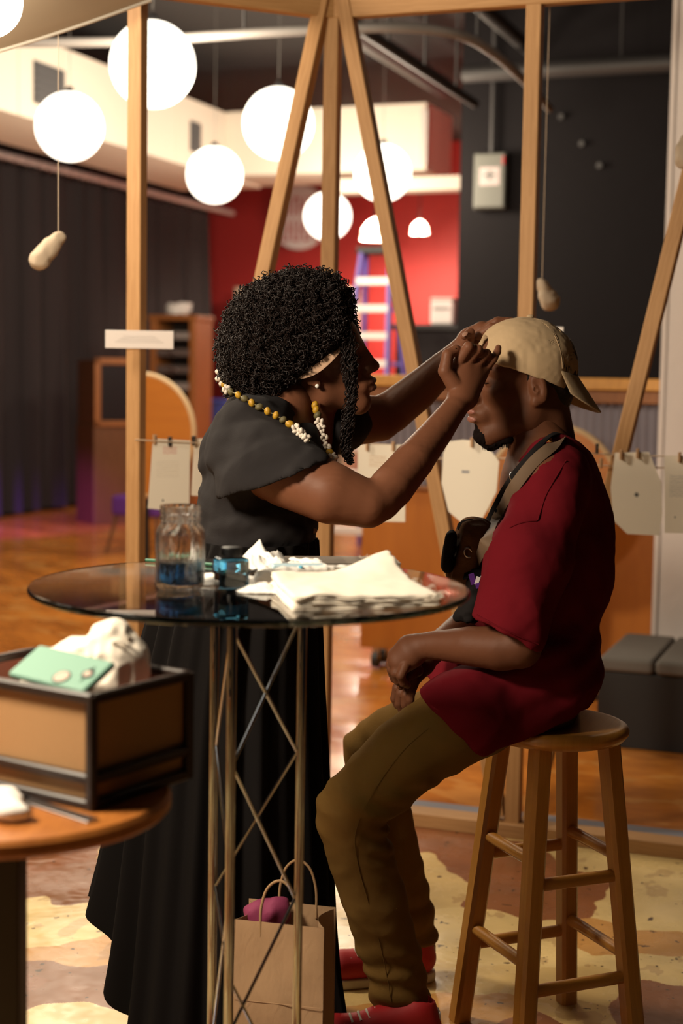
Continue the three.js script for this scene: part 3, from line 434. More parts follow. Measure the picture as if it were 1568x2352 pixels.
// ---------- implicit surfaces ----------
const V3 = (p) => [p.x, p.y, p.z];
function cone(a, b, ra, rb, o = {}) { // tapered capsule; o.n, o.s: stretched by s along n
  const A = V3(a), B = V3(b), d = [B[0] - A[0], B[1] - A[1], B[2] - A[2]], n = o.n ? V3(o.n.clone().normalize()) : null, q = o.s ? 1 - 1 / o.s : 0;
  if (n) { const k = (d[0] * n[0] + d[1] * n[1] + d[2] * n[2]) * q; d[0] -= n[0] * k; d[1] -= n[1] * k; d[2] -= n[2] * k; }
  const L = d[0] ** 2 + d[1] ** 2 + d[2] ** 2 || 1e-9;
  const f = (x, y, z) => { x -= A[0]; y -= A[1]; z -= A[2]; if (n) { const k = (x * n[0] + y * n[1] + z * n[2]) * q; x -= n[0] * k; y -= n[1] * k; z -= n[2] * k; } let t = (x * d[0] + y * d[1] + z * d[2]) / L; t = t < 0 ? 0 : t > 1 ? 1 : t; const X = x - d[0] * t, Y = y - d[1] * t, Z = z - d[2] * t; return Math.sqrt(X * X + Y * Y + Z * Z) - (ra + (rb - ra) * t); };
  return { f, c: [(A[0] + B[0]) / 2, (A[1] + B[1]) / 2, (A[2] + B[2]) / 2], R: (a.distanceTo(b) / 2 + Math.max(ra, rb)) * Math.max(1, o.s ?? 1) };
}
function ell(c, r, e) { // ellipsoid; e: optional Euler turn
  const m = e ? new THREE.Matrix3().setFromMatrix4(new THREE.Matrix4().makeRotationFromEuler(e)).transpose().elements : null, [rx, ry, rz] = r, C = V3(c);
  const f = (x, y, z) => { x -= C[0]; y -= C[1]; z -= C[2]; if (m) { const X = m[0] * x + m[3] * y + m[6] * z, Y = m[1] * x + m[4] * y + m[7] * z; z = m[2] * x + m[5] * y + m[8] * z; x = X; y = Y; } const a = x / rx, b = y / ry, w = z / rz, k0 = Math.sqrt(a * a + b * b + w * w), k1 = Math.sqrt((a / rx) ** 2 + (b / ry) ** 2 + (w / rz) ** 2); return k1 < 1e-9 ? -Math.min(rx, ry, rz) : k0 * (k0 - 1) / k1; };
  return { f, c: C, R: Math.max(rx, ry, rz) };
}
class Field {
  constructor() { this.items = []; this.warp = null; }
  add(p, k = 0.01) { this.items.push({ ...p, k, op: 0 }); return this; }
  sub(p, k = 0.005) { this.items.push({ ...p, k, op: 1 }); return this; }
  cut(n, c, k = 0.003) { const N = V3(n); this.items.push({ f: (x, y, z) => N[0] * x + N[1] * y + N[2] * z - c, k, op: 2 }); return this; } // keeps n.p < c
  chain(pts, k = 0.012, o) { // one limb: its segments meet without bulging, then blend with the rest
    const segs = []; for (let i = 0; i + 1 < pts.length; i++) segs.push(cone(pts[i][0], pts[i + 1][0], pts[i][1], pts[i + 1][1], o));
    const b = new THREE.Sphere(); const bx3 = new THREE.Box3(); for (const [p, r] of pts) { bx3.expandByPoint(p.clone().addScalar(r)); bx3.expandByPoint(p.clone().addScalar(-r)); } bx3.getBoundingSphere(b); const q = 0.003;
    return this.add({ f: (x, y, z) => { let d = 1e3; for (const s of segs) { const e = s.f(x, y, z), h = Math.max(q - Math.abs(d - e), 0) / q; d = Math.min(d, e) - h * h * q * 0.25; } return d; }, c: V3(b.center), R: b.radius * (o?.s > 1 ? o.s : 1) }, k);
  }
  d(x, y, z) {
    let d = 1e3;
    for (const it of this.items) {
      if (it.op === 0) { if (it.R && d < 1e2) { const X = x - it.c[0], Y = y - it.c[1], Z = z - it.c[2], far = d + it.k + it.R; if (far > 0 && X * X + Y * Y + Z * Z > far * far) continue; } const b = it.f(x, y, z), h = Math.max(it.k - Math.abs(d - b), 0) / it.k; d = Math.min(d, b) - h * h * it.k * 0.25; }
      else { const b = it.op === 1 ? -it.f(x, y, z) : it.f(x, y, z), h = Math.max(it.k - Math.abs(d - b), 0) / it.k; d = Math.max(d, b) + h * h * it.k * 0.25; }
    }
    return this.warp && d < 0.05 && d > -0.05 ? d + this.warp(x, y, z) : d;
  }
  bounds(m = 0.02) { const b = new THREE.Box3(); for (const it of this.items) if (it.op === 0) { b.expandByPoint(v3(it.c[0] - it.R, it.c[1] - it.R, it.c[2] - it.R)); b.expandByPoint(v3(it.c[0] + it.R, it.c[1] + it.R, it.c[2] + it.R)); } return b.expandByScalar(m); }
  mesh(cell, box = this.bounds(), uvScale = 1) { return netMesh((x, y, z) => this.d(x, y, z), box, cell, uvScale); }
}
function netMesh(fn, box, cell, uvScale = 1) { // surface nets
  const B = 8, lo = box.min, nx = Math.ceil((box.max.x - lo.x) / cell / B) * B + 1, ny = Math.ceil((box.max.y - lo.y) / cell / B) * B + 1, nz = Math.ceil((box.max.z - lo.z) / cell / B) * B + 1;
  const D = new Float32Array(nx * ny * nz).fill(1), id = (i, j, k) => (k * ny + j) * nx + i, done = new Uint8Array(nx * ny * nz), half = B * cell / 2, diag = half * 1.74 * 2.8 + cell * 2;
  for (let k = 0; k < nz - 1; k += B) for (let j = 0; j < ny - 1; j += B) for (let i = 0; i < nx - 1; i += B) {
    const c = fn(lo.x + i * cell + half, lo.y + j * cell + half, lo.z + k * cell + half);
    if (Math.abs(c) > diag) { const s = Math.sign(c) * 0.1; for (let c2 = 0; c2 <= B; c2++) for (let b = 0; b <= B; b++) for (let a = 0; a <= B; a++) { const q = id(i + a, j + b, k + c2); if (!done[q]) D[q] = s; } continue; }
    for (let c2 = 0; c2 <= B; c2++) for (let b = 0; b <= B; b++) for (let a = 0; a <= B; a++) { const q = id(i + a, j + b, k + c2); if (!done[q]) { done[q] = 1; D[q] = fn(lo.x + (i + a) * cell, lo.y + (j + b) * cell, lo.z + (k + c2) * cell); } }
  }
  const vid = new Int32Array(nx * ny * nz).fill(-1), pos = [], idx = [], off = [[0, 0, 0], [1, 0, 0], [0, 1, 0], [1, 1, 0], [0, 0, 1], [1, 0, 1], [0, 1, 1], [1, 1, 1]], E = [[0, 1], [2, 3], [4, 5], [6, 7], [0, 2], [1, 3], [4, 6], [5, 7], [0, 4], [1, 5], [2, 6], [3, 7]], step = off.map(([a, b, c]) => id(a, b, c));
  for (let k = 0; k < nz - 1; k++) for (let j = 0; j < ny - 1; j++) for (let i = 0; i < nx - 1; i++) {
    const q = id(i, j, k); let m = 0; for (let e = 0; e < 8; e++) if (D[q + step[e]] < 0) m |= 1 << e; if (m === 0 || m === 255) continue;
    let x = 0, y = 0, z = 0, n = 0; for (const [a, b] of E) if (((m >> a) ^ (m >> b)) & 1) { const da = D[q + step[a]], t = da / (da - D[q + step[b]]); x += lerp(off[a][0], off[b][0], t); y += lerp(off[a][1], off[b][1], t); z += lerp(off[a][2], off[b][2], t); n++; }
    vid[q] = pos.length / 3; pos.push(lo.x + (i + x / n) * cell, lo.y + (j + y / n) * cell, lo.z + (k + z / n) * cell);
  }
  const quad = (a, b, c, d, flip) => { if (a < 0 || b < 0 || c < 0 || d < 0) return; flip ? idx.push(a, c, b, a, d, c) : idx.push(a, b, c, a, c, d); };
  for (let k = 1; k < nz - 1; k++) for (let j = 1; j < ny - 1; j++) for (let i = 1; i < nx - 1; i++) {
    const q = id(i, j, k), s = D[q] < 0;
    if (s !== D[q + 1] < 0) quad(vid[q], vid[q - nx], vid[q - nx - nx * ny], vid[q - nx * ny], s ? true : false);
    if (s !== D[q + nx] < 0) quad(vid[q], vid[q - nx * ny], vid[q - 1 - nx * ny], vid[q - 1], s ? true : false);
    if (s !== D[q + nx * ny] < 0) quad(vid[q], vid[q - 1], vid[q - 1 - nx], vid[q - nx], s ? true : false);
  }
  const g = new THREE.BufferGeometry(); g.setAttribute('position', new THREE.Float32BufferAttribute(pos, 3)); g.setIndex(idx); g.computeVertexNormals();
  const nn = g.attributes.normal, uv = new Float32Array(pos.length / 3 * 2); let flip = 0;
  for (let i = 0; i < nn.count; i++) { const X = pos[3 * i], Y = pos[3 * i + 1], Z = pos[3 * i + 2]; uv[2 * i] = (X * 0.8 - Z * 0.6) * uvScale; uv[2 * i + 1] = (Y + 0.2 * Z) * uvScale; if (i % 97 === 0) { const e = cell * 0.7; flip += Math.sign(fn(X + nn.getX(i) * e, Y + nn.getY(i) * e, Z + nn.getZ(i) * e) - fn(X - nn.getX(i) * e, Y - nn.getY(i) * e, Z - nn.getZ(i) * e)); } }
  if (flip < 0) { for (let t = 0; t < idx.length; t += 3) { const s = idx[t + 1]; idx[t + 1] = idx[t + 2]; idx[t + 2] = s; } g.setIndex(idx); g.computeVertexNormals(); }
  g.setAttribute('uv', new THREE.BufferAttribute(uv, 2)); return g;
}
// the point where a sight line meets an implicit surface, lifted off it by "off"
function onField(f, px, py, off = 0.003) { const r = ray(px, py).normalize(), p = camera.position.clone().addScaledVector(r, 2.6); for (let i = 0; i < 200; i++) { const d = f.d(p.x, p.y, p.z) - off; if (d < 0.0004) break; p.addScaledVector(r, Math.min(d * 0.7, 0.03)); } return p; }
// casts hanging on threads
for (const [x, y, d, a, b, label] of [[112, 572, 4.3, [-22, 26], [22, -26], 'pale plaster cast hanging on a thread in front of the black curtain'], [1258, 682, 4.86, [4, 12], [-14, -28], 'pale plaster cast hanging beside the right timber post'], [1572, 345, 4.3, [0, 20], [4, -22], 'pale plaster cast at the right edge of the picture']]) {
  const c = at(x, y, d), p = at(x + a[0], y + a[1], d), q = at(x + b[0], y + b[1], d), f = new Field().add(cone(p, q, 0.028, 0.02), 0.02).add(cone(p.clone().add(v3(0.008, 0.004, 0.012)), c, 0.02, 0.022), 0.02); f.warp = (X, Y, Z) => 0.003 * noise(X * 60, Y * 60, Z * 60);
  const g = thing('plaster_cast', label, 'plaster cast', c); partW('cast', f.mesh(0.004), std(rgb(0.42, 0.33, 0.24), 0.8), g); partW('thread', rod(q.clone(), q.clone().setY(TOP), 0.0011, 0.0011, 6), M.string, g);
}
// ---------- stool ----------
const stoolAt = onY(1252, 2378, 0), SEAT = 0.705;
{
  const g = thing('bar_stool', 'round honey-coloured wooden bar stool the person in maroon sits on', 'stool', stoolAt, -0.38), R = 0.16;
  const seat = lathe([[0.001, SEAT - 0.036], [R - 0.03, SEAT - 0.036], [R - 0.01, SEAT - 0.031], [R - 0.001, SEAT - 0.02], [R, SEAT - 0.013], [R - 0.004, SEAT - 0.005], [R - 0.012, SEAT - 0.0005], [R - 0.022, SEAT], [R * 0.5, SEAT - 0.003], [0.001, SEAT - 0.004]], 72), p = seat.attributes.position, uv = seat.attributes.uv; for (let i = 0; i < p.count; i++) uv.setXY(i, p.getX(i), p.getZ(i) + p.getY(i)); mesh('seat', seat, M.stool, g);
  const foot = (k) => v3(Math.cos(k * 1.5708) * 0.198, 0, Math.sin(k * 1.5708) * 0.198), headp = (k) => v3(Math.cos(k * 1.5708) * 0.118, SEAT - 0.03, Math.sin(k * 1.5708) * 0.118), on = (k, y) => foot(k).lerp(headp(k), y / (SEAT - 0.03));
  for (let k = 0; k < 4; k++) mesh('leg', bar(foot(k), headp(k), 0.041, 0.041, v3(Math.cos(k * 1.5708 + 0.785), 0, Math.sin(k * 1.5708 + 0.785)), 0.007), M.stool, g);
  // legs 0 right, 1 front, 2 left, 3 back
  for (const [a, b, y] of [[2, 1, 0.435], [0, 3, 0.425], [1, 0, 0.385], [3, 2, 0.39], [2, 1, 0.22], [0, 3, 0.21], [1, 0, 0.165], [3, 2, 0.18]]) mesh('rung', rod(on(a, y), on(b, y), 0.0135, 0.0135, 16), M.stool, g);
}
// ---------- glass bar table ----------
const tableAt = at(575, 1343, 2.48), TY = tableAt.y, TR = 0.3565;
const tabC = (px, py) => onY(px, py, TY + 0.0005);
{
  const g = thing('glass_bar_table', 'tall round glass-topped bar table on three chrome tubes with crossed rods', 'table', v3(tableAt.x, 0, tableAt.z)), T = 0.011;
  mesh('glass_top', lathe([[0.0005, TY - T], [TR - 0.003, TY - T], [TR - 0.0006, TY - T + 0.0025], [TR, TY - T / 2], [TR - 0.0006, TY - 0.0025], [TR - 0.003, TY], [0.0005, TY]], 120), M.glass, g);
  const leg = (k) => { const a = (15 + 120 * k) * Math.PI / 180; return v3(Math.cos(a) * 0.088, 0, -Math.sin(a) * 0.088); }, TT = TY - T - 0.001; // 0 right, 1 left, 2 front
  for (let k = 0; k < 3; k++) { const q = leg(k); const l = mesh('leg', rod(q.clone().setY(0.02), q.clone().setY(TT - 0.006), 0.0074, 0.0074, 24), M.chrome, g); mesh('top_disc', new THREE.CylinderGeometry(0.017, 0.017, 0.006, 28).translate(q.x, TT - 0.003, q.z), M.chrome, l); }
  mesh('base_plate', lathe([[0.001, 0.022], [0.2, 0.02], [0.215, 0.012], [0.218, 0], [0.001, 0]], 64), M.chrome, g);
  const P2 = (k, px) => { const q = leg(k).add(v3(tableAt.x, 0, tableAt.z)); const dz = -(q.z); const y = EYE - (px - 860) * (dz * 1.0) / FOCAL; return leg(k).setY(y).multiply(v3(0.93, 1, 0.93)); };
  for (const path of [[[0, 1432], [2, 1778], [0, 2092], [2, 2430], [0, 2760]], [[2, 1462], [0, 1740], [1, 2064], [2, 2300], [0, 2600]], [[2, 1425], [1, 1727], [2, 2060], [1, 2400], [2, 2700]], [[1, 1440], [0, 1500]]].slice(0, 3)) for (let i = 0; i + 1 < path.length; i++) mesh('cross_rod', rod(P2(...path[i]), P2(...path[i + 1]), 0.0028, 0.0028, 10), M.chrome, g);
}
{ // jar of blue water
  const p = tabC(413, 1352), g = thing('mason_jar', 'clear ridged glass jar a third full of blue water', 'jar', p), r = 0.039, t = 0.003;
  const outer = [[0.001, 0.001], [r - 0.008, 0.0], [r - 0.003, 0.003], [r - 0.0005, 0.01], [r, 0.02], [r, 0.088], [r - 0.002, 0.096], [r - 0.008, 0.104], [r - 0.0085, 0.108], [r - 0.006, 0.11], [r - 0.006, 0.113], [r - 0.008, 0.115], [r - 0.008, 0.119], [r - 0.006, 0.121], [r - 0.006, 0.124], [r - 0.0075, 0.126], [r - 0.0065, 0.13], [r - 0.0075, 0.133]];
  const inner = [[r - 0.0105, 0.133], [r - 0.011, 0.105], [r - 0.005, 0.096], [r - t, 0.088], [r - t, 0.012], [r - 0.009, 0.006], [0.001, 0.005]];
  const jm = M.jarGlass.clone(); jm.bumpMap = rep(lumps, 3, 1); jm.bumpScale = 0.004; mesh('glass', lathe([...outer, ...inner], 64), jm, g);
  mesh('blue_water', lathe([[0.001, 0.0058], [r - 0.0095, 0.0068], [r - t - 0.0006, 0.0125], [r - t - 0.0006, 0.0415], [0.001, 0.0412]], 48), M.inkWater, g);
}
{ // ink bottle
  const p = tabC(531, 1352), g = thing('ink_bottle', 'small square blue glass ink bottle with black cap', 'bottle', p, 0.35), w = 0.043, h = 0.05;
  const body = new THREE.ExtrudeGeometry(chamfered(w, w, 0.007), { depth: h - 0.008, bevelEnabled: true, bevelThickness: 0.004, bevelSize: 0.003, bevelSegments: 3 }).rotateX(-Math.PI / 2).translate(0, 0.004, 0); mesh('glass', body, M.blueGlass, g);
  mesh('ink', rbox(w - 0.006, 0.021, w - 0.006, 0.004).translate(0, 0.0145, 0), M.inkDark, g);
  const cap = mesh('cap', lathe([[0.001, h + 0.017], [0.0145, h + 0.017], [0.016, h + 0.0155], [0.016, h + 0.003], [0.0155, h + 0.002], [0.001, h + 0.002]], 40), M.blackPlastic, g); const ribs = []; for (let k = 0; k < 32; k++) { const a = k / 32 * 6.283; ribs.push(rod(v3(Math.cos(a) * 0.0161, h + 0.004, Math.sin(a) * 0.0161), v3(Math.cos(a) * 0.0161, h + 0.015, Math.sin(a) * 0.0161), 0.0006, 0.0006, 5)); } mesh('ribs', ribs, M.blackPlastic, cap);
}
{ // stack of muslin cloths
  const A = tabC(672, 1402), B = tabC(1012, 1396), C = tabC(888, 1326), D = tabC(622, 1354), n = 6, words = ['lowest', 'second from bottom', 'third from bottom', 'third from top', 'second from top', 'topmost'];
  for (let k = 0; k < n; k++) { const g = thing('folded_cloth', words[k] + ' cream frayed cloth in the stack at the right of the glass table', 'cloth', A, 0, 'stack of cream cloths'), th = 0.0034, j = (q) => 0.006 * noise(k * 7.3, q, 2);
    partW('cloth', sheet(36, 22, (s, t) => { const p = A.clone().lerp(B, s + j(1) * 2).lerp(D.clone().lerp(C, s + j(2) * 2), t); const curl = k / n * (0.034 * sstep(0.5, 1.05, t) * sstep(0.5, 1.05, s) + 0.01 * sstep(0.6, 1, t) * sstep(0.45, 0, s) + 0.006 * Math.exp(-(((s - 0.2) / 0.1) ** 2)) * sstep(0.6, 0, t)); p.y += (k + 1) * th + curl + 0.0008 * noise(s * 14, t * 14, k) - (s < 0.02 || s > 0.98 || t < 0.02 ? 0.0008 : 0); p.x += 0.003 * noise(t * 30, k, 4) * (s > 0.9 ? 1 : 0); p.z += 0.0022 * noise(s * 12, k * 3.3, 9) * (1 - t); return p; }, th * 0.97), M.muslin, g);
    if (k === 5) { reseed(31); const fr = []; for (let i = 0; i < 46; i++) { const e = rnd(), q = i < 20 ? A.clone().lerp(B, 0.9 + 0.1 * e) : i < 34 ? B.clone().lerp(C, e) : C.clone().lerp(D, e * 0.3); q.y += 0.02 * (i < 34 ? 1 : 1.9); const e2 = q.clone().add(v3((rnd() - 0.3) * 0.02, (rnd() - 0.5) * 0.012, (rnd() - 0.4) * 0.02)); fr.push(tube([q, q.clone().lerp(e2, 0.5).add(v3(0, 0.003, 0)), e2], 0.00035, 6, 4)); } partW('frayed_threads', fr, M.muslin, g).userData.kind = 'stuff'; } }
}
{ // loose things behind the stack
  const roll = thing('rolled_cloth', 'white rolled cloth with blue stain behind the cloth stack', 'cloth', tabC(705, 1338)); const f = new Field().chain([[tabC(598, 1342).setY(TY + 0.012), 0.0118], [tabC(650, 1338).setY(TY + 0.013), 0.0128], [tabC(740, 1333).setY(TY + 0.013), 0.0125], [tabC(822, 1326).setY(TY + 0.011), 0.011]], 0.01); f.warp = (x, y, z) => 0.0022 * noise(x * 90, y * 140, z * 140) + 0.0012 * noise(x * 30, y * 300, z * 300); partW('cloth', f.mesh(0.0022), M.tissue, roll);
  partW('blue_stain', (() => { const q = ballAt(tabC(690, 1337).setY(TY + 0.0242), 0.004, 12); return q; })(), std(rgb(0.1, 0.42, 0.6), 0.95), roll);
  const crumple = (name, label, c, r, h, seedz, m = M.tissue) => { const g = thing(name, label, 'tissue', c); partW('tissue', sheet(40, 40, (s, t) => { const X = (s - 0.5) * 2, Y = (t - 0.5) * 2, q = Math.max(Math.abs(X), Math.abs(Y)); return v3(c.x + X * r * (1 + 0.15 * noise(s * 4, t * 4, seedz)), c.y + 0.001 + h * (1 - q) * (0.9 + 0.5 * noise(s * 5, t * 5, seedz)) + 0.12 * h * Math.abs(noise(s * 16, t * 16, seedz)), c.z - Y * r * (1 + 0.15 * noise(s * 4, t * 4, seedz + 3))); }, 0.0007), m, g); };
  crumple('crumpled_tissue', 'white tissue folded to a peak behind the ink bottle', tabC(604, 1306), 0.05, 0.042, 1);
  crumple('crumpled_tissue', 'low crumpled white tissue between jar and ink bottle', tabC(512, 1335), 0.055, 0.016, 5);
  crumple('crumpled_tissue', 'small white tissue behind the pale blue packet', tabC(702, 1300), 0.045, 0.02, 9);
  crumple('crumpled_tissue', 'crumpled white tissue lying before the rolled cloth beside the ink bottle', tabC(600, 1356), 0.036, 0.014, 12);
  const pk = thing('blue_packet', 'pale blue packet with dark green base lying behind the rolled cloth', 'packet', tabC(684, 1322), 0.14); mesh('packet', rbox(0.088, 0.011, 0.03, 0.002).translate(0, 0.014, 0), std(rgb(0.42, 0.58, 0.66), 0.5), pk); mesh('green_base', rbox(0.086, 0.008, 0.032, 0.002).translate(0, 0.004, 0), std(rgb(0.01, 0.09, 0.05), 0.5), pk);
  const stick = (name, label, a, b, r, m, tip) => { const p = tabC(...a).setY(TY + r + 0.0006 + (a[2] ?? 0)), q = tabC(...b).setY(TY + r + 0.0006 + (b[2] ?? 0)), g = thing(name, label, name === 'pencil' ? 'pencil' : 'pen', p); partW('barrel', rod(p, q, r, r, 14), m, g); const d = q.clone().sub(p).normalize(); partW('tip', rod(q, q.clone().addScaledVector(d, 0.012), r, r * 0.2, 14), tip ?? M.black, g); };
  const lift = (x, y) => [x, y];
  stick('marker_pen', 'black marker lying across the pale blue packet', [606, 1318], [742, 1296], 0.0035, M.blackPlastic);
  stick('marker_pen', 'thin dark pen leaning on the peaked tissue', [572, 1318], [640, 1300], 0.0028, M.black);
  stick('pencil', 'thin dark pencil right of the pale blue packet', [742, 1318], [800, 1310], 0.002, M.black);
  stick('pencil', 'dark green pencil lying behind the glass jar', [335, 1290], [488, 1300], 0.003, std(rgb(0.01, 0.12, 0.06), 0.4));
  const nb = thing('notebook', 'thin grey notebook lying flat at the back of the glass table', 'notebook', tabC(760, 1296), 0.1); mesh('pages', rbox(0.2, 0.006, 0.1, 0.0015).translate(0.02, 0.004, 0), std(rgb(0.33, 0.28, 0.23), 0.7), nb); mesh('cover', rbox(0.202, 0.0015, 0.102, 0.0005).translate(0.02, 0.0078, 0), std(rgb(0.2, 0.17, 0.14), 0.5, { map: canvasTex(256, 128, (x, w, h) => { x.fillStyle = '#fff'; x.fillRect(0, 0, w, h); x.strokeStyle = '#bbb'; for (let i = 0; i < w; i += 8) { x.beginPath(); x.moveTo(i, 0); x.lineTo(i, h); x.stroke(); } for (let i = 0; i < h; i += 8) { x.beginPath(); x.moveTo(0, i); x.lineTo(w, i); x.stroke(); } }) }), nb);
}
// ---------- foreground: small round wooden table with box ----------
const sideAt = at(5, 1818, 2.045), SY = sideAt.y;
{
  const g = thing('round_side_table', 'small round wooden table on a black leg at the lower left', 'table', v3(sideAt.x, 0, sideAt.z)), R = 0.226, T = 0.024;
  const top = lathe([[0.001, SY - T], [R - 0.006, SY - T], [R, SY - T + 0.006], [R, SY - 0.006], [R - 0.005, SY], [0.001, SY]], 96), p = top.attributes.position, uv = top.attributes.uv; for (let i = 0; i < p.count; i++) uv.setXY(i, p.getX(i), p.getZ(i) + p.getY(i)); mesh('tabletop', toCreasedNormals(top, 0.6), M.tableWood, g);
  mesh('leg', rbox(0.056, SY - T - 0.02, 0.056, 0.004).translate(0, (SY - T + 0.02) / 2, 0), M.darkTrim, g); mesh('base', lathe([[0.001, 0.03], [0.03, 0.03], [0.2, 0.016], [0.21, 0], [0.001, 0]], 48), M.darkTrim, g);
}
const boxFoot = onY(210, 1862, SY), PSI = 57 * Math.PI / 180, bR = v3(Math.cos(PSI), 0, -Math.sin(PSI)), bL = v3(-Math.sin(PSI), 0, -Math.cos(PSI)), BW = 0.196, BL = 0.29, BH = 0.15;
const inBox = (r, l, y) => boxFoot.clone().addScaledVector(bR, r).addScaledVector(bL, l).setY(SY + y);
{
  const g = thing('storage_box', 'open square tan woven box with dark brown edging on the side table', 'box', boxFoot), tr = 0.0135;
  const face = (a, b, y0, y1, n, name, m) => { const c = a.clone().lerp(b, 0.5), L = a.distanceTo(b), q = rbox(L, y1 - y0, 0.004, 0.001), x = b.clone().sub(a).setY(0).normalize(); q.applyMatrix4(new THREE.Matrix4().makeBasis(x, UP, x.clone().cross(UP)).setPosition(c.setY(SY + (y0 + y1) / 2))); return partW(name, q, m, g); };
  const cs = [[0, 0], [BW, 0], [BW, BL], [0, BL]];
  for (let k = 0; k < 4; k++) { const i = 0.006, q = (e) => inBox(clamp(e[0], i, BW - i), clamp(e[1], i, BL - i), 0), a = q(cs[k]), b = q(cs[(k + 1) % 4]); face(a, b, 0.046, 0.142, 0, 'woven_panel', M.boxWeave); face(a, b, 0.01, 0.034, 0, 'lower_band', M.boxWeave); const i2 = 0.0098, q2 = (e) => inBox(clamp(e[0], i2, BW - i2), clamp(e[1], i2, BL - i2), 0); face(q2(cs[k]), q2(cs[(k + 1) % 4]), 0.012, 0.142, 0, 'lining', M.boxLining); }
  for (let k = 0; k < 4; k++) { const a = cs[k], b = cs[(k + 1) % 4]; partW('corner_post', bar(inBox(a[0], a[1], 0.001), inBox(a[0], a[1], BH), tr, tr, bR), M.darkTrim, g); for (const [y, w] of [[BH - 0.004, tr], [0.0405, tr], [0.0065, tr]]) partW('edge_trim', bar(inBox(a[0], a[1], y), inBox(b[0], b[1], y), 0.012, w, UP), M.darkTrim, g); }
  partW('bottom', (() => { const c = inBox(BW / 2, BL / 2, 0.01), q = rbox(BW - 0.01, 0.006, BL - 0.01, 0.001); return q.applyMatrix4(new THREE.Matrix4().makeBasis(bR, UP, bR.clone().cross(UP)).setPosition(c)); })(), M.boxLining, g);
  partW('stud', ballAt(inBox(BW + 0.008, 0, 0.046), 0.003, 10), M.steel, g);
}
{ // crumpled muslin bag in the box
  const c = inBox(0.118, 0.115, 0.09), f = new Field();
  for (const [r, l, y, q] of [[0.13, 0.09, 0.12, 0.045], [0.135, 0.085, 0.165, 0.032], [0.14, 0.1, 0.19, 0.022], [0.12, 0.135, 0.15, 0.04], [0.115, 0.17, 0.13, 0.038], [0.1, 0.2, 0.11, 0.04], [0.1, 0.13, 0.08, 0.06], [0.1, 0.18, 0.06, 0.05]]) f.add(ell(inBox(0.143 + (r - 0.1) * 0.6, l + 0.01, y), [q, q, q]), 0.03);
  f.warp = (x, y, z) => { const a = noise(x * 28, y * 28, z * 28), b = noise(x * 62 + 5, y * 62, z * 62); return -0.009 * (1 - Math.abs(a)) - 0.005 * (1 - Math.abs(b)) + 0.006; };
  f.cut(bR, bR.dot(inBox(BW - 0.014, 0, 0)), 0.004);
  const g = thing('muslin_bag', 'crumpled cream muslin cloth heaped inside the tan box', 'cloth', c); partW('cloth', f.mesh(0.0035), M.muslin, g);
  reseed(77); const ed = []; for (let k = 0; k < 3; k++) { const pts = []; for (let i = 0; i < 6; i++) pts.push(inBox(0.15 + 0.015 * Math.cos(i + k * 2), 0.06 + i * 0.018, 0.15 + 0.035 * Math.sin(i * 0.8 + k) + 0.01 * k)); ed.push(tube(pts, 0.0022, 24, 6)); } partW('hem_fold', ed, M.muslin, g);
}
{ // phone in a mint case
  const a = inBox(0.05, 0.168, 0.168), b = inBox(0.05, 0.03, 0.16), g = thing('mobile_phone', 'mobile phone in a mint green case resting on the cloth in the box', 'phone', a.clone().lerp(b, 0.5)), x = b.clone().sub(a).normalize(), L = a.distanceTo(b); let n = v3(-0.25, 0.85, 0.36); n.addScaledVector(x, -n.dot(x)).normalize(); const z = x.clone().cross(n);
  const mtx = new THREE.Matrix4().makeBasis(x, n, z).setPosition(a.clone().lerp(b, 0.5)), put = (name, q, m, p = g) => partW(name, q.applyMatrix4(mtx), m, p);
  put('case', rbox(L, 0.0105, 0.068, 0.005, 3), M.mint, g);
  const ring = (cx, cz, w, d, m, name, y) => { const s = new THREE.Shape(), r = Math.min(w, d) / 2; s.moveTo(-w / 2 + r, -d / 2); s.lineTo(w / 2 - r, -d / 2); s.absarc(w / 2 - r, 0, r, -1.5708, 1.5708); s.lineTo(-w / 2 + r, d / 2); s.absarc(-w / 2 + r, 0, r, 1.5708, 4.7124); return put(name, new THREE.ExtrudeGeometry(s, { depth: 0.0014, bevelEnabled: false }).rotateX(-Math.PI / 2).translate(cx, y, cz), m); };
  ring(L / 2 - 0.019, 0.002, 0.018, 0.034, M.blackPlastic, 'camera_cutout', 0.0048); ring(L / 2 - 0.019, 0.002, 0.012, 0.027, std(rgb(0.42, 0.33, 0.26), 0.5), 'camera_plate', 0.0054); ring(L / 2 - 0.019, -0.006, 0.006, 0.006, M.blackPlastic, 'lens', 0.006);
  ring(L / 2 - 0.052, 0.018, 0.026, 0.026, M.blackPlastic, 'logo_cutout', 0.0046); ring(L / 2 - 0.052, 0.018, 0.022, 0.022, std(rgb(0.42, 0.33, 0.26), 0.5), 'logo_window', 0.0052);
}
{ // ruler and cloth on the side table
  const a = onY(-40, 1806, SY + 0.002), b = onY(214, 1886, SY + 0.002), g = thing('metal_ruler', 'shiny metal ruler lying on the side table along the box', 'ruler', a); const cl = thing('white_cloth', 'folded white cloth at the left edge of the side table', 'cloth', onY(-10, 1870, SY));
  partW('blade', bar(a, b, 0.02, 0.003, UP, 0.0006), M.steel, g); partW('grip', bar(a.clone().setY(SY + 0.005), a.clone().lerp(b, 0.4).setY(SY + 0.005), 0.014, 0.003, UP), M.blackPlastic, g);
  const f = new Field().add(ell(onY(-30, 1862, SY).setY(SY + 0.014), [0.05, 0.016, 0.04]), 0.02).add(ell(onY(20, 1884, SY).setY(SY + 0.011), [0.026, 0.012, 0.02]), 0.02); f.warp = (x, y, z) => 0.004 * noise(x * 50, y * 50, z * 50); f.cut(v3(0, -1, 0), -(SY + 0.0012)); partW('cloth', f.mesh(0.003), M.tissue, cl);
}
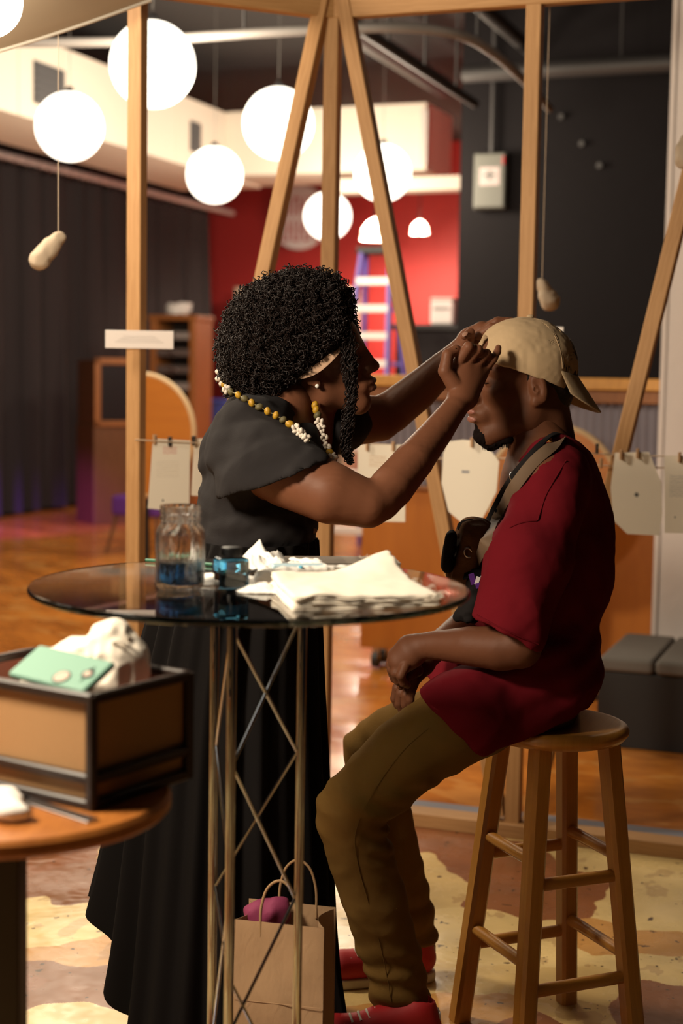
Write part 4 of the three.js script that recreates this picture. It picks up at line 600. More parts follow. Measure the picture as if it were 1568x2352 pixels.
{ // paper bag with twine handles
  const D = 3.0, gy = 0, base = onY(650, 2545, 0), g = thing('paper_bag', 'brown paper carrier bag with twine handles standing behind the chrome table legs', 'paper bag', base, -0.22), w = 0.178, d = 0.1, h = 0.392, m = M.kraft;
  const wall = (fx) => sheet(14, 20, fx, 0.0012); const wob = (s, t, k) => 0.004 * noise(s * 4, t * 5, k) + 0.003 * Math.abs(noise(s * 9, t * 8, k));
  mesh('front_panel', wall((s, t) => v3((s - 0.5) * w, t * h, d / 2 + wob(s, t, 1) - 0.012 * Math.sin(s * 3.14) * t * 0)), m, g); mesh('back_panel', wall((s, t) => v3((0.5 - s) * w, t * (h + 0.008), -d / 2 + wob(s, t, 2))), m, g);
  mesh('side_panel', wall((s, t) => v3(w / 2 - 0.022 * t * Math.sin(s * 3.14), t * (h + 0.004 * s), (0.5 - s) * d)), m, g); mesh('side_panel', wall((s, t) => v3(-w / 2 + 0.022 * t * Math.sin(s * 3.14), t * (h + 0.004 * (1 - s)), (s - 0.5) * d)), m, g); mesh('bottom_panel', rbox(w - 0.004, 0.002, d - 0.004, 0.0005).translate(0, 0.002, 0), m, g);
  mesh('fold_crease', rbox(w - 0.006, 0.0015, 0.0012, 0.0004).translate(0, 0.16, d / 2 + 0.005), m, g); mesh('fold_crease', rbox(w - 0.006, 0.0015, 0.0012, 0.0004).translate(0, 0.235, d / 2 + 0.005), m, g);
  for (const [z, o] of [[d / 2 - 0.002, 0], [-d / 2 + 0.002, 0.012]]) mesh('handle', tube([[-0.038, -0.03], [-0.036, 0.03], [-0.022, 0.07], [0, 0.084], [0.022, 0.07], [0.036, 0.03], [0.038, -0.03]].map(([x, y]) => v3(x + o, h + y + o, z + (y < 0 ? -0.002 * Math.sign(z) : 0))), 0.0028, 40, 8), M.kraftTwine, g);
  const sc = thing('magenta_cloth', 'magenta cloth sticking out of the paper carrier bag', 'cloth', base.clone().setY(h - 0.06), -0.22), f = new Field().add(ell(v3(-0.05, 0.04, 0), [0.035, 0.05, 0.03]), 0.02).add(ell(v3(-0.015, 0.06, -0.01), [0.025, 0.03, 0.025]), 0.02); f.warp = (x, y, z) => 0.006 * noise(x * 45, y * 45, z * 45); mesh('cloth', f.mesh(0.004), std(rgb(0.2, 0.02, 0.07), 0.8), sc);
}

// ---------- people ----------
// A head in its own axes: x forward, y up, z to the side that the camera sees; ear height at y = 0.
function headField(o = {}) {
  const f = new Field(), m = o.man ? 1 : 0;
  f.add(ell(v3(-0.012, 0.042, 0), [0.098, 0.088, 0.074]), 0.02);
  f.add(ell(v3(0.04, 0.015, 0), [0.05, 0.075, 0.058]), 0.03);
  f.add(ell(v3(0.045, -0.045, 0), [0.042, 0.05, 0.046]), 0.03);
  for (const s of [-1, 1]) {
    f.add(cone(v3(-0.004, -0.03, s * 0.053), v3(0.006, -0.062 - 0.006 * m, s * 0.047), 0.02, 0.018), 0.025);
    f.add(cone(v3(0.006, -0.062 - 0.006 * m, s * 0.047), v3(0.07, -0.1, s * 0.012), 0.017, 0.016), 0.025);
    f.add(ell(v3(0.062, -0.012, s * 0.042), [0.024, 0.018, 0.02]), 0.02); // cheekbone
    f.add(cone(v3(0.083, 0.03, s * 0.012), v3(0.07, 0.034, s * 0.045), 0.0105, 0.01), 0.014); // brow
    f.add(ell(v3(0.103, -0.0245, s * 0.0125), [0.0105, 0.0085, 0.0095]), 0.006); // nostril wing
  }
  f.add(ell(v3(0.076, -0.096, 0), [0.017, 0.015, 0.023]), 0.028); // chin
  f.add(cone(v3(0.09, 0.028, 0), v3(0.113, -0.016, 0), 0.0085, 0.0105), 0.012); // nose
  f.add(ell(v3(0.088, -0.004, 0), [0.019, 0.026, 0.0165]), 0.012);
  f.add(ell(v3(0.115, -0.0195, 0), [0.0115, 0.0105, 0.012]), 0.008);
  f.add(ell(v3(0.088, -0.055, 0), [0.02, 0.022, 0.03]), 0.015); // muzzle
  f.add(ell(v3(0.106, -0.0505, 0), [0.0095, 0.0068, 0.02]), 0.006); // lips
  f.add(ell(v3(0.104, -0.0655, 0), [0.01, 0.0078, 0.019]), 0.006);
  f.sub(cone(v3(0.118, -0.0578, -0.022), v3(0.118, -0.0578, 0.022), 0.0032, 0.0032), 0.004);
  for (const s of [-1, 1]) { f.sub(ell(v3(0.094, 0.011, s * 0.034), [0.014, 0.0105, 0.017]), 0.012); f.add(ell(v3(0.077, 0.0105, s * 0.033), [0.0125, 0.0115, 0.0135]), 0.004); f.sub(cone(v3(0.0915, 0.0085, s * 0.024), v3(0.087, 0.0085, s * 0.043), 0.0013, 0.0013), 0.002); }
  f.add(cone(v3(-0.03, -0.03, 0), v3(-0.05 - 0.01 * m, -0.16, 0), 0.058 + 0.004 * m, 0.056 + 0.004 * m), 0.035); // neck
  for (const s of [-1, 1]) { // ears
    const c = v3(-0.008, -0.002, s * 0.078), e = new THREE.Euler(0, s * 0.35, -0.22);
    f.add(ell(c, [0.018, 0.032, 0.009], e), 0.006); f.sub(ell(v3(-0.001, 0.001, s * 0.0885), [0.0115, 0.0205, 0.0095], e), 0.004); f.add(ell(v3(-0.001, -0.006, s * 0.08), [0.006, 0.011, 0.007], e), 0.004); f.add(ell(v3(-0.002, -0.03, s * 0.077), [0.009, 0.009, 0.0065]), 0.006);
    f.sub(ell(v3(0.0005, -0.004, s * 0.086), [0.004, 0.006, 0.006]), 0.003); f.add(cone(v3(-0.014, 0.014, s * 0.0835), v3(-0.016, -0.012, s * 0.0835), 0.0028, 0.0026), 0.004);
  }
  return f;
}
function headMatrix(pos, yaw, pitch, roll, scale, mirror) { // mirror: faces left
  const e = new THREE.Matrix4().makeRotationY(yaw + (mirror ? Math.PI : 0)).multiply(new THREE.Matrix4().makeRotationZ(pitch)).multiply(new THREE.Matrix4().makeRotationX(roll));
  return e.scale(v3(scale, scale, scale)).setPosition(pos);
}
// a finger: joints and radii
const finger = (f, pts, k = 0.0022) => f.chain(pts, k);
const px3 = (list) => list.map(([x, y, d, r]) => [at(x, y, d), r]);
function nailAt(tip, dir, n, r, parent, m) { const g = new THREE.SphereGeometry(1, 12, 8).scale(r * 0.72, r * 0.25, r * 0.95), z = dir.clone().normalize(), y = n.clone().addScaledVector(z, -n.dot(z)).normalize(), x = y.clone().cross(z); g.applyMatrix4(new THREE.Matrix4().makeBasis(x, y, z).setPosition(tip.clone().addScaledVector(y, r * 0.82))); partW('nail', g, m, parent); }

// ----- standing person in black -----
let womanTop;
const woman = thing('person', 'person standing in black top and long black skirt, reaching to the other head', 'person', v3(at(590, 1330, 3.27).x, 0, at(590, 1330, 3.27).z));
const wHead = headMatrix(at(738, 834, 3.3), -0.16, 0.12, 0.2, 0.985, false);
{
  const body = new Field();
  const nearArm = px3([[585, 1035, 3.12, 0.07], [660, 1088, 3.07, 0.068], [760, 1133, 3.03, 0.0615], [845, 1158, 3.03, 0.0475], [872, 1148, 3.04, 0.043], [900, 1118, 3.06, 0.0445], [950, 1058, 3.1, 0.0405], [1005, 990, 3.16, 0.0325], [1042, 940, 3.2, 0.0265], [1056, 922, 3.215, 0.0262]]);
  body.chain(nearArm, 0.02);
  const farArm = px3([[720, 960, 3.45, 0.068], [800, 965, 3.52, 0.062], [870, 962, 3.57, 0.053], [900, 945, 3.58, 0.049], [960, 898, 3.56, 0.045], [1020, 842, 3.53, 0.036], [1058, 805, 3.5, 0.028], [1078, 785, 3.49, 0.026]]);
  body.chain(farArm, 0.02);
  const neck = px3([[655, 925, 3.29, 0.062], [610, 985, 3.29, 0.075], [600, 1040, 3.29, 0.11]]);
  body.chain(neck, 0.05);
  body.add(cone(at(590, 1030, 3.16), at(690, 985, 3.42), 0.075, 0.07), 0.05);
  body.add(cone(at(610, 1070, 3.28), at(590, 1240, 3.27), 0.115, 0.1, { n: v3(0, 0, 1), s: 1.25 }), 0.05);
  body.add(cone(at(590, 1240, 3.27), at(575, 1380, 3.27), 0.105, 0.13, { n: v3(0, 0, 1), s: 1.2 }), 0.05);
  const hip = at(570, 1390, 3.27); for (const o of [0.075, -0.075]) body.chain([[v3(hip.x, hip.y, hip.z + o), 0.08], [v3(hip.x - 0.01, 0.48, hip.z + o), 0.052], [v3(hip.x - 0.02, 0.1, hip.z + o), 0.034], [v3(hip.x - 0.02, 0.035, hip.z + o), 0.033], [v3(hip.x + 0.13, 0.03, hip.z + o), 0.026]], 0.03);
  const geos = [body.mesh(0.009)];
  const hf = headField(); const hg = hf.mesh(0.0032); hg.applyMatrix4(wHead); geos.push(hg);
  // near hand, back of the hand towards the camera, fingers curled round a thin tool
  const H = new Field(); H.chain(nearArm.slice(-3), 0.015);
  for (const [x, y, d, r] of [[1046, 842, 3.235, 0.0145], [1070, 835, 3.238, 0.015], [1093, 839, 3.248, 0.0142], [1111, 850, 3.26, 0.0132]]) H.add(cone(at(1062 + (x - 1075) * 0.35, 912, 3.22 + (d - 3.24) * 0.4), at(x, y, d), 0.021, r), 0.014);
  const F = [
    [[1046, 842, 3.235, 0.0132], [1076, 797, 3.211, 0.0112], [1090, 802, 3.24, 0.0094], [1084, 818, 3.26, 0.0082]],
    [[1070, 835, 3.238, 0.0132], [1097, 803, 3.224, 0.0106], [1107, 815, 3.25, 0.0092], [1099, 829, 3.27, 0.0082]],
    [[1093, 839, 3.248, 0.0124], [1117, 812, 3.242, 0.0098], [1126, 824, 3.264, 0.0087], [1117, 836, 3.28, 0.0078]],
    [[1111, 850, 3.262, 0.0115], [1133, 824, 3.256, 0.0089], [1142, 808, 3.264, 0.0078], [1144, 799, 3.27, 0.0071]],
    [[1050, 892, 3.22, 0.02], [1022, 852, 3.21, 0.0148], [1028, 815, 3.21, 0.0122], [1046, 804, 3.218, 0.0108], [1064, 808, 3.23, 0.0086]]];
  for (const q of F) finger(H, px3(q));
  geos.push(H.mesh(0.0026));
  // far hand resting on the front of the cap
  const K = new Field(); K.chain(farArm.slice(-3), 0.015); K.add(cone(at(1082, 778, 3.485), at(1112, 757, 3.47), 0.026, 0.024, { n: v3(0.3, 0.8, 0.4), s: 0.7 }), 0.02);
  for (const q of [[[1100, 770, 3.44, 0.012], [1128, 752, 3.425, 0.0098], [1150, 748, 3.425, 0.0085], [1166, 749, 3.428, 0.0075]], [[1110, 758, 3.46, 0.012], [1140, 739, 3.45, 0.0098], [1166, 738, 3.45, 0.0085], [1182, 740, 3.452, 0.0075]], [[1114, 752, 3.48, 0.0115], [1144, 737, 3.475, 0.0095], [1172, 737, 3.475, 0.008], [1186, 740, 3.475, 0.0072]], [[1108, 752, 3.505, 0.0105], [1136, 742, 3.505, 0.0085], [1158, 741, 3.505, 0.0075], [1170, 744, 3.505, 0.0068]], [[1075, 790, 3.46, 0.014], [1078, 776, 3.425, 0.011], [1080, 764, 3.41, 0.0098], [1066, 772, 3.395, 0.0085]]]) finger(K, px3(q));
  geos.push(K.mesh(0.0028));
  partW('body', geos, M.skinW, woman);
  const toCam = v3(0, 0.15, 1); nailAt(at(1143, 800, 3.282), v3(0.1, 1, 0), toCam, 0.0072, woman, M.nail); nailAt(at(1070, 772, 3.39), v3(-0.6, -0.6, 0.2), v3(-0.2, 0.8, 0.6), 0.0082, woman, M.nail);
  const loc = (x, y, z) => v3(x, y, z).applyMatrix4(wHead);
  for (const s of [-1, 1]) { partW('eyelash', tube([loc(0.0915, 0.0085, s * 0.024), loc(0.0935, 0.008, s * 0.034), loc(0.087, 0.0085, s * 0.044)], 0.0012, 12, 5), M.hair, woman); partW('eyebrow', tube([loc(0.0925, 0.034, s * 0.014), loc(0.0885, 0.04, s * 0.028), loc(0.079, 0.038, s * 0.047)], 0.0024, 14, 6), M.hair, woman); }
  const lf = new Field().add(ell(v3(0.1065, -0.0505, 0), [0.0098, 0.007, 0.0202]), 0.004).add(ell(v3(0.1045, -0.0655, 0), [0.0103, 0.008, 0.0192]), 0.004).sub(cone(v3(0.119, -0.0578, -0.022), v3(0.119, -0.0578, 0.022), 0.0032, 0.0032), 0.003); const lg = lf.mesh(0.002); lg.applyMatrix4(wHead); partW('lips', lg, M.lipW, woman);
  partW('earring', ballAt(loc(-0.001, -0.034, 0.085), 0.0048, 18), phys(rgb(0.75, 0.7, 0.64), 0.18, { clearcoat: 1 }), woman);
  // headband showing between hair and ear
  const hb = new THREE.CatmullRomCurve3([at(640, 880, 3.25), at(668, 868, 3.222), at(722, 850, 3.204), at(772, 808, 3.2), at(790, 784, 3.215)]);
  partW('headband', sheet(60, 4, (s, t) => { const p = hb.getPoint(s), d = hb.getTangent(s), side = d.clone().cross(v3(0, 0.1, 1)).normalize(); return p.addScaledVector(side, (t - 0.5) * 0.018 * Math.sin(0.25 + s * 2.7)); }, 0.001), std(rgb(0.5, 0.31, 0.2), 0.8), woman);
  // thin tool held in the fingers
  const tool = thing('thin_brush', 'thin dark brush pinched in the fingers of the standing person', 'brush', at(1060, 806, 3.23)); partW('handle', tube([at(1046, 800, 3.205), at(1060, 805, 3.224), at(1072, 815, 3.238)], 0.0013, 10, 6), M.black, tool); partW('tip', rod(at(1072, 815, 3.238), at(1080, 822, 3.25), 0.0012, 0.0004, 6), M.hair, tool);
}
{ // afro
  const hairC = at(668, 792, 3.3), f = new Field();
  const S = 3500 / 3.3, blob = (x, y, d, r) => f.add(ell(at(x, y, d), [r, r, r * 1.0]), 0.04);
  blob(640, 775, 3.3, 0.112); blob(690, 742, 3.3, 0.1); blob(610, 830, 3.29, 0.085); blob(600, 870, 3.3, 0.062); blob(735, 742, 3.3, 0.088); blob(770, 735, 3.3, 0.066); blob(640, 850, 3.29, 0.07); blob(690, 800, 3.27, 0.082); blob(745, 770, 3.24, 0.045); blob(775, 775, 3.232, 0.034);
  const wi = wHead.clone().invert().elements; // keep the face and ear clear of hair
  f.sub({ f: (x, y, z) => { const X = wi[0] * x + wi[4] * y + wi[8] * z + wi[12], Y = wi[1] * x + wi[5] * y + wi[9] * z + wi[13]; const edge = X > 0.02 ? 0.07 - 0.0 * X : 0.07; return Math.max(0.062 - X, Y - 0.2) } }, 0.02);
  const curlR = (x, y, z) => 0.0045 * noise(x * 75, y * 75, z * 75) + 0.0035 * noise(x * 150, y * 150, z * 150);
  { const a = at(600, 938, 3.3), b = at(800, 792, 3.3), n = b.clone().sub(a).cross(v3(0, 0.06, 1)).normalize(); if (n.y > 0) n.negate(); const N = V3(n), c = n.dot(a), x0 = at(640, 900, 3.3).x; f.sub({ f: (x, y, z) => Math.max(c - (N[0] * x + N[1] * y + N[2] * z) + 0.006 * noise(x * 45, y * 45, z * 45), x0 - x, -3.36 - z) }, 0.008); }
  f.warp = curlR; const hairCut = f.items[f.items.length - 1].f, base = f.mesh(0.0042); partW('hair', base, M.hairBase, woman);
  // curls over the surface
  const pos = base.attributes.position, nor = base.attributes.normal, turns = [], N = 22; for (let i = 0; i <= N; i++) { const t = i / N, a = t * 6.283 * 2.2; turns.push(v3(Math.cos(a) * 0.0042 * (1 - 0.25 * t), t * 0.017, Math.sin(a) * 0.0042 * (1 - 0.25 * t))); }
  const curl = new THREE.TubeGeometry(new THREE.CatmullRomCurve3(turns), 26, 0.00085, 4), count = 8500, inst = new THREE.InstancedMesh(curl, M.hair, count), mt = new THREE.Matrix4(), q = new THREE.Quaternion(); reseed(3);
  for (let k = 0; k < count; k++) { const i = Math.floor(rnd() * pos.count), n = v3(nor.getX(i), nor.getY(i), nor.getZ(i)), p = v3(pos.getX(i), pos.getY(i), pos.getZ(i)); const w = p.clone().add(woman.position), bare = hairCut(w.x, w.y - 0.02, w.z) < 0; n.add(v3(rnd() - 0.5, rnd() - 0.75, rnd() - 0.5).multiplyScalar(1.1)).normalize(); q.setFromUnitVectors(UP, n); q.multiply(new THREE.Quaternion().setFromAxisAngle(UP, rnd() * 6.28)); const s = (0.65 + 0.7 * rnd()) * (bare ? 0.45 : 1); mt.compose(p.addScaledVector(n, -0.003), q, v3(s, s * (0.8 + 0.6 * rnd()), s)); inst.setMatrixAt(k, mt); }
  inst.name = 'hair_curls'; inst.userData.kind = 'stuff'; woman.add(inst);
  // long twisted lock before the cheek
  const path = new THREE.CatmullRomCurve3([at(775, 735, 3.225), at(800, 790, 3.205), at(803, 850, 3.2), at(806, 910, 3.195), at(800, 965, 3.19), at(794, 1010, 3.185), at(800, 1050, 3.18), at(803, 1068, 3.18)]), strands = []; reseed(12);
  for (let k = 0; k < 46; k++) { const ph = rnd() * 6.28, r0 = 0.006 + 0.016 * Math.sqrt(rnd()), pts = [], n = 60, w = 5 + rnd() * 7, end = 0.82 + 0.18 * rnd(); for (let i = 0; i <= n; i++) { const t = i / n * end, c = path.getPoint(t), r = r0 * (1 - 0.55 * t) * (0.8 + 0.2 * Math.sin(t * 20 + ph)), a = ph + t * 6.28 * (k % 3 - 1) * w * 0.12, b = ph + t * 6.28 * w * 2.4; pts.push(v3(c.x + Math.cos(a) * r + Math.cos(b) * (0.0022 + 0.002 * h3(k, 1, 1)), c.y + Math.sin(b) * 0.0012, c.z + Math.sin(a) * r * 0.8 + Math.sin(b) * 0.0032)); } strands.push(new THREE.TubeGeometry(new THREE.CatmullRomCurve3(pts), 150, 0.0013, 4)); }
  partW('hair_lock', strands, M.hair, woman);
}
{ // black top
  const f = new Field();
  f.add(cone(at(608, 1050, 3.29), at(592, 1180, 3.28), 0.122, 0.118, { n: v3(0, 0, 1), s: 1.3 }), 0.05);
  f.add(cone(at(592, 1180, 3.28), at(588, 1275, 3.27), 0.12, 0.128, { n: v3(0, 0, 1), s: 1.2 }), 0.05);
  f.add(cone(at(575, 985, 3.16), at(700, 975, 3.44), 0.062, 0.066), 0.05);
  f.add(cone(at(560, 970, 3.26), at(540, 1040, 3.27), 0.055, 0.07), 0.05); f.add(cone(at(575, 1000, 3.14), at(560, 1040, 3.13), 0.07, 0.078), 0.05);
  f.add(ell(at(690, 1075, 3.25), [0.07, 0.075, 0.1]), 0.05); f.add(ell(at(700, 1060, 3.38), [0.07, 0.07, 0.07]), 0.05);
  // near sleeve, cut square at its hem
  const sl = new Field().add(cone(at(565, 1000, 3.15), at(622, 1112, 3.07), 0.066, 0.108, { n: v3(0, 0, 1), s: 0.72 }), 0.03).add(cone(at(600, 1040, 3.11), at(690, 1110, 3.05), 0.075, 0.082), 0.03).add(cone(at(540, 1060, 3.1), at(540, 1120, 3.09), 0.036, 0.036), 0.03);
  const A = at(503, 1149, 3.05), B = at(752, 1054, 3.03), n = B.clone().sub(A).cross(v3(0, 0, 1)).normalize(); if (n.y > 0) n.negate(); const N = V3(n), c0 = n.dot(A);
  sl.items.push({ f: (x, y, z) => N[0] * x + N[1] * y + N[2] * z - c0 + 0.002 * noise(x * 30, y * 30, 1), k: 0.003, op: 2 }); sl.sub(cone(at(640, 1090, 3.09), at(720, 1150, 3.03), 0.062, 0.082), 0.004);
  f.add({ f: (x, y, z) => sl.d(x, y, z), c: V3(at(610, 1080, 3.08)), R: 0.24 }, 0.01);
  // far sleeve
  f.add(cone(at(715, 955, 3.45), at(775, 965, 3.5), 0.078, 0.078), 0.03);
  f.add(ell(at(765, 975, 3.36), [0.035, 0.06, 0.05]), 0.03);
  // neckline
  f.sub(ell(at(672, 935, 3.3), [0.08, 0.075, 0.085]), 0.012); f.sub(ell(at(735, 1005, 3.29), [0.05, 0.085, 0.05]), 0.015);
  f.warp = (x, y, z) => { const w = sstep(0.02, -0.02, y - 1.2); return 0.006 * noise(x * 8 + y * 5, y * 26 - x * 8, z * 9) + 0.0035 * noise(x * 16 + y * 12, y * 34 - x * 16, z * 20) + 0.002 * noise(x * 50, y * 50, z * 50) + w * 0.004 * noise(x * 12, y * 60 + x * 14, z * 12); };
  const g = f.mesh(0.006); womanTop = f; partW('top', g, M.shirtBlack, woman);
  partW('button', new THREE.SphereGeometry(0.006, 14, 8).scale(1, 1, 0.5).translate(...V3(onField(f, 722, 1219, 0.001))), M.nail, woman);
}
{ // long skirt, a swept pleated cloth
  const rows = [[1236, 590, 148], [1290, 580, 158], [1360, 555, 180], [1440, 540, 197], [1600, 524, 214], [1800, 512, 232], [2000, 504, 246], [2200, 496, 262], [2330, 492, 276], [2440, 490, 292]];
  const D0 = 3.27, folds = 46;
  const sk = sheet(330, 70, (s, t) => {
    const a = s * Math.PI * 2, q = t * (rows.length - 1), i = Math.min(rows.length - 2, Math.floor(q)), w = q - i, y = lerp(rows[i][0], rows[i + 1][0], w), cx = lerp(rows[i][1], rows[i + 1][1], w), hw = lerp(rows[i][2], rows[i + 1][2], w) * D0 / FOCAL;
    const c = at(cx, y, D0); const left = Math.max(0, -Math.cos(a)); let Y = c.y; const hem = 0.035 + 0.2 * sstep(0.75, 1, left) + 0.06 * sstep(0.3, 0.8, left) + 0.025 * Math.sin(a * 5);
    Y = lerp(at(590, 1236, D0).y, hem, (at(590, 1236, D0).y - Y) / (at(590, 1236, D0).y - at(590, 2440, D0).y));
    const fold = Math.sin(a * folds * 0.5 + 1.4 * Math.sin(a * 3) + t * 1.2 * Math.sin(a * 2)) * (0.25 + 0.75 * Math.pow(0.5 + 0.5 * Math.sin(a * 5 + 1), 1)), amp = 0.006 + 0.02 * t, r = fold * amp + 0.012 * t * noise(Math.cos(a) * 3, Math.sin(a) * 3, t * 2);
    const rx = hw - 0.01 + r, rz = 0.172 + 0.04 * t + r; return v3(c.x + Math.cos(a) * rx, Y, at(590, 1300, D0).z + Math.sin(a) * rz);
  }, 0.0015);
  partW('skirt', mergeVertices(sk), M.skirt, woman);
}
{ // lei of shells and yellow beads
  const lei = new THREE.Group(); lei.name = 'lei'; woman.add(lei); lei.updateMatrixWorld(true);
  const path = new THREE.CatmullRomCurve3([at(722, 925, 3.245), at(728, 950, 3.24), at(738, 985, 3.235), at(752, 1030, 3.22), at(768, 1056, 3.21)]), p2 = new THREE.CatmullRomCurve3([at(512, 852, 3.3), at(516, 886, 3.265), ...[[548, 908], [590, 932], [640, 958], [680, 985], [712, 1013]].map(([x, y]) => onField(womanTop, x, y, 0.006))]);
  const yel = std(rgb(0.42, 0.23, 0.015), 0.5), wh = std(rgb(0.62, 0.54, 0.46), 0.5), ol = std(rgb(0.1, 0.08, 0.03), 0.6); reseed(21);
  const petal = new THREE.SphereGeometry(1, 9, 7), bead = (p, r, kind) => { if (kind === 'shell') { const gs = []; for (let k = 0; k < 5; k++) { const a = k * 1.257 + rnd(); gs.push(petal.clone().scale(r * 0.75, r * 0.5, r * 0.6).rotateZ(rnd() * 3).translate(p.x + Math.cos(a) * r * 0.7, p.y + Math.sin(a) * r * 0.7, p.z + (rnd() - 0.3) * r)); } partW('shell', gs, wh, lei); } else partW(kind === 'yellow' ? 'yellow_bead' : 'olive_bead', petal.clone().scale(r * 1.15, r * 0.9, r).rotateZ(rnd() * 3).translate(p.x, p.y, p.z), kind === 'yellow' ? yel : ol, lei); };
  const seq1 = ['yellow', 'yellow', 'olive', 'shell', 'shell', 'shell', 'shell', 'yellow', 'shell'], seq2 = ['shell', 'shell', 'yellow', 'shell', 'olive', 'yellow', 'olive', 'yellow', 'olive', 'yellow', 'yellow', 'olive', 'yellow', 'shell', 'shell', 'shell'];
  seq1.forEach((k, i) => bead(path.getPoint((i + 0.5) / seq1.length), 0.0085, k)); seq2.forEach((k, i) => bead(p2.getPoint((i + 0.3) / seq2.length), i < 2 ? 0.013 : 0.0074 + 0.0015 * rnd(), k));
  partW('cord', [new THREE.TubeGeometry(path, 30, 0.0014, 5), new THREE.TubeGeometry(p2, 40, 0.0014, 5)], ol, lei);
}
// ----- seated person in maroon -----
let manShirt;
const seatRoom = { f: (x, y, z) => Math.max(Math.hypot(x - stoolAt.x, z - stoolAt.z) - 0.164, y - SEAT - 0.001) };
const man = thing('person', 'seated person in maroon t-shirt, tan trousers and backward tan cap', 'person', v3(stoolAt.x, 0, stoolAt.z));
const mHead = headMatrix(at(1200, 886, 3.4), 0.2, -0.03, -0.03, 1.1, true);
// shared leg joints
const legN = px3([[1180, 1612, 3.25, 0.093], [1060, 1655, 3.19, 0.088], [930, 1738, 3.16, 0.082], [812, 1852, 3.13, 0.07], [802, 1876, 3.135, 0.0675], [818, 1930, 3.15, 0.0665], [858, 2060, 3.2, 0.0665], [900, 2200, 3.27, 0.0625], [928, 2335, 3.335, 0.0625]]);
const legF = px3([[1190, 1612, 3.5, 0.096], [1040, 1640, 3.55, 0.082], [900, 1690, 3.6, 0.068], [848, 1722, 3.62, 0.063], [856, 1760, 3.62, 0.062], [900, 1930, 3.64, 0.06], [938, 2090, 3.66, 0.057], [952, 2165, 3.67, 0.056]]);
const ankleN = [at(930, 2310, 3.33), at(932, 2352, 3.34)], ankleF = [at(954, 2170, 3.67), at(956, 2205, 3.67)];
{
  const body = new Field(), nearArm = px3([[1265, 1120, 3.19, 0.062], [1235, 1280, 3.13, 0.052], [1205, 1450, 3.1, 0.042], [1196, 1488, 3.1, 0.042], [1150, 1490, 3.12, 0.046], [1080, 1484, 3.15, 0.041], [1000, 1482, 3.19, 0.0305], [962, 1484, 3.205, 0.0265], [948, 1488, 3.21, 0.026]]);
  body.chain(nearArm, 0.02);
  const farArm = px3([[1230, 1120, 3.6, 0.06], [1180, 1280, 3.62, 0.05], [1135, 1400, 3.6, 0.044], [1080, 1430, 3.54, 0.042], [1020, 1470, 3.42, 0.03], [975, 1515, 3.32, 0.026]]);
  body.chain(farArm, 0.02);
  body.add(cone(at(1225, 985, 3.4), at(1258, 1070, 3.4), 0.061, 0.07), 0.04); body.add(cone(at(1262, 1105, 3.22), at(1245, 1100, 3.57), 0.066, 0.062), 0.05);
  body.add(cone(at(1255, 1130, 3.4), at(1245, 1380, 3.39), 0.1, 0.098, { n: v3(0, 0, 1), s: 1.45 }), 0.06); body.add(cone(at(1245, 1380, 3.39), at(1230, 1565, 3.38), 0.1, 0.105, { n: v3(0, 0, 1), s: 1.4 }), 0.06);
  for (const [L, A] of [[legN, ankleN], [legF, ankleF]]) { body.chain(L.map(([p, r]) => [p, r * 0.78]), 0.03); body.chain([[L[L.length - 1][0], 0.042], [A[1], 0.036]], 0.02); }
  const geos = [body.mesh(0.009)]; const hg = headField({ man: true }).mesh(0.0032); hg.applyMatrix4(mHead); geos.push(hg);
  // near hand laid over the far one on the thigh
  const H = new Field(); H.chain(nearArm.slice(-3), 0.015); H.add(cone(at(940, 1492, 3.21), at(917, 1512, 3.215), 0.028, 0.027, { n: v3(0.5, 0.55, 0.65), s: 0.72 }), 0.02); H.add(cone(at(945, 1510, 3.2), at(922, 1526, 3.205), 0.022, 0.02), 0.02);
  for (const q of [[[908, 1502, 3.225, 0.0125], [897, 1528, 3.235, 0.0108], [902, 1548, 3.25, 0.0095], [914, 1556, 3.26, 0.0085]], [[912, 1512, 3.212, 0.0125], [900, 1538, 3.212, 0.0108], [906, 1558, 3.228, 0.0096], [918, 1566, 3.24, 0.0085]], [[920, 1522, 3.198, 0.0122], [908, 1546, 3.196, 0.0104], [914, 1564, 3.21, 0.0094], [926, 1570, 3.225, 0.0084]], [[930, 1530, 3.186, 0.0115], [920, 1552, 3.182, 0.0094], [926, 1568, 3.195, 0.0085], [936, 1574, 3.208, 0.0076]], [[930, 1496, 3.235, 0.014], [910, 1506, 3.262, 0.0118], [904, 1528, 3.276, 0.01], [910, 1542, 3.284, 0.0088]]]) finger(H, px3(q));
  geos.push(H.mesh(0.0027));
  const K = new Field(); K.chain(farArm.slice(-2), 0.015); K.add(cone(at(965, 1527, 3.305), at(938, 1556, 3.285), 0.027, 0.026, { n: v3(0.5, 0.55, 0.65), s: 0.75 }), 0.02);
  for (const q of [[[930, 1556, 3.3, 0.012], [912, 1580, 3.3, 0.0104], [906, 1604, 3.305, 0.0092], [912, 1620, 3.31, 0.0082]], [[935, 1564, 3.285, 0.0122], [920, 1592, 3.28, 0.0105], [916, 1616, 3.285, 0.0094], [922, 1630, 3.29, 0.0083]], [[943, 1568, 3.268, 0.0118], [932, 1596, 3.262, 0.0101], [930, 1618, 3.265, 0.009], [934, 1632, 3.27, 0.008]], [[952, 1566, 3.255, 0.011], [944, 1590, 3.245, 0.0092], [942, 1608, 3.248, 0.0083], [944, 1620, 3.252, 0.0075]], [[958, 1540, 3.262, 0.0135], [940, 1552, 3.24, 0.0112], [926, 1566, 3.232, 0.0095], [920, 1576, 3.23, 0.0085]]]) finger(K, px3(q));
  geos.push(K.mesh(0.0028));
  partW('body', geos, M.skinM, man);
  const loc = (x, y, z) => v3(x, y, z).applyMatrix4(mHead);
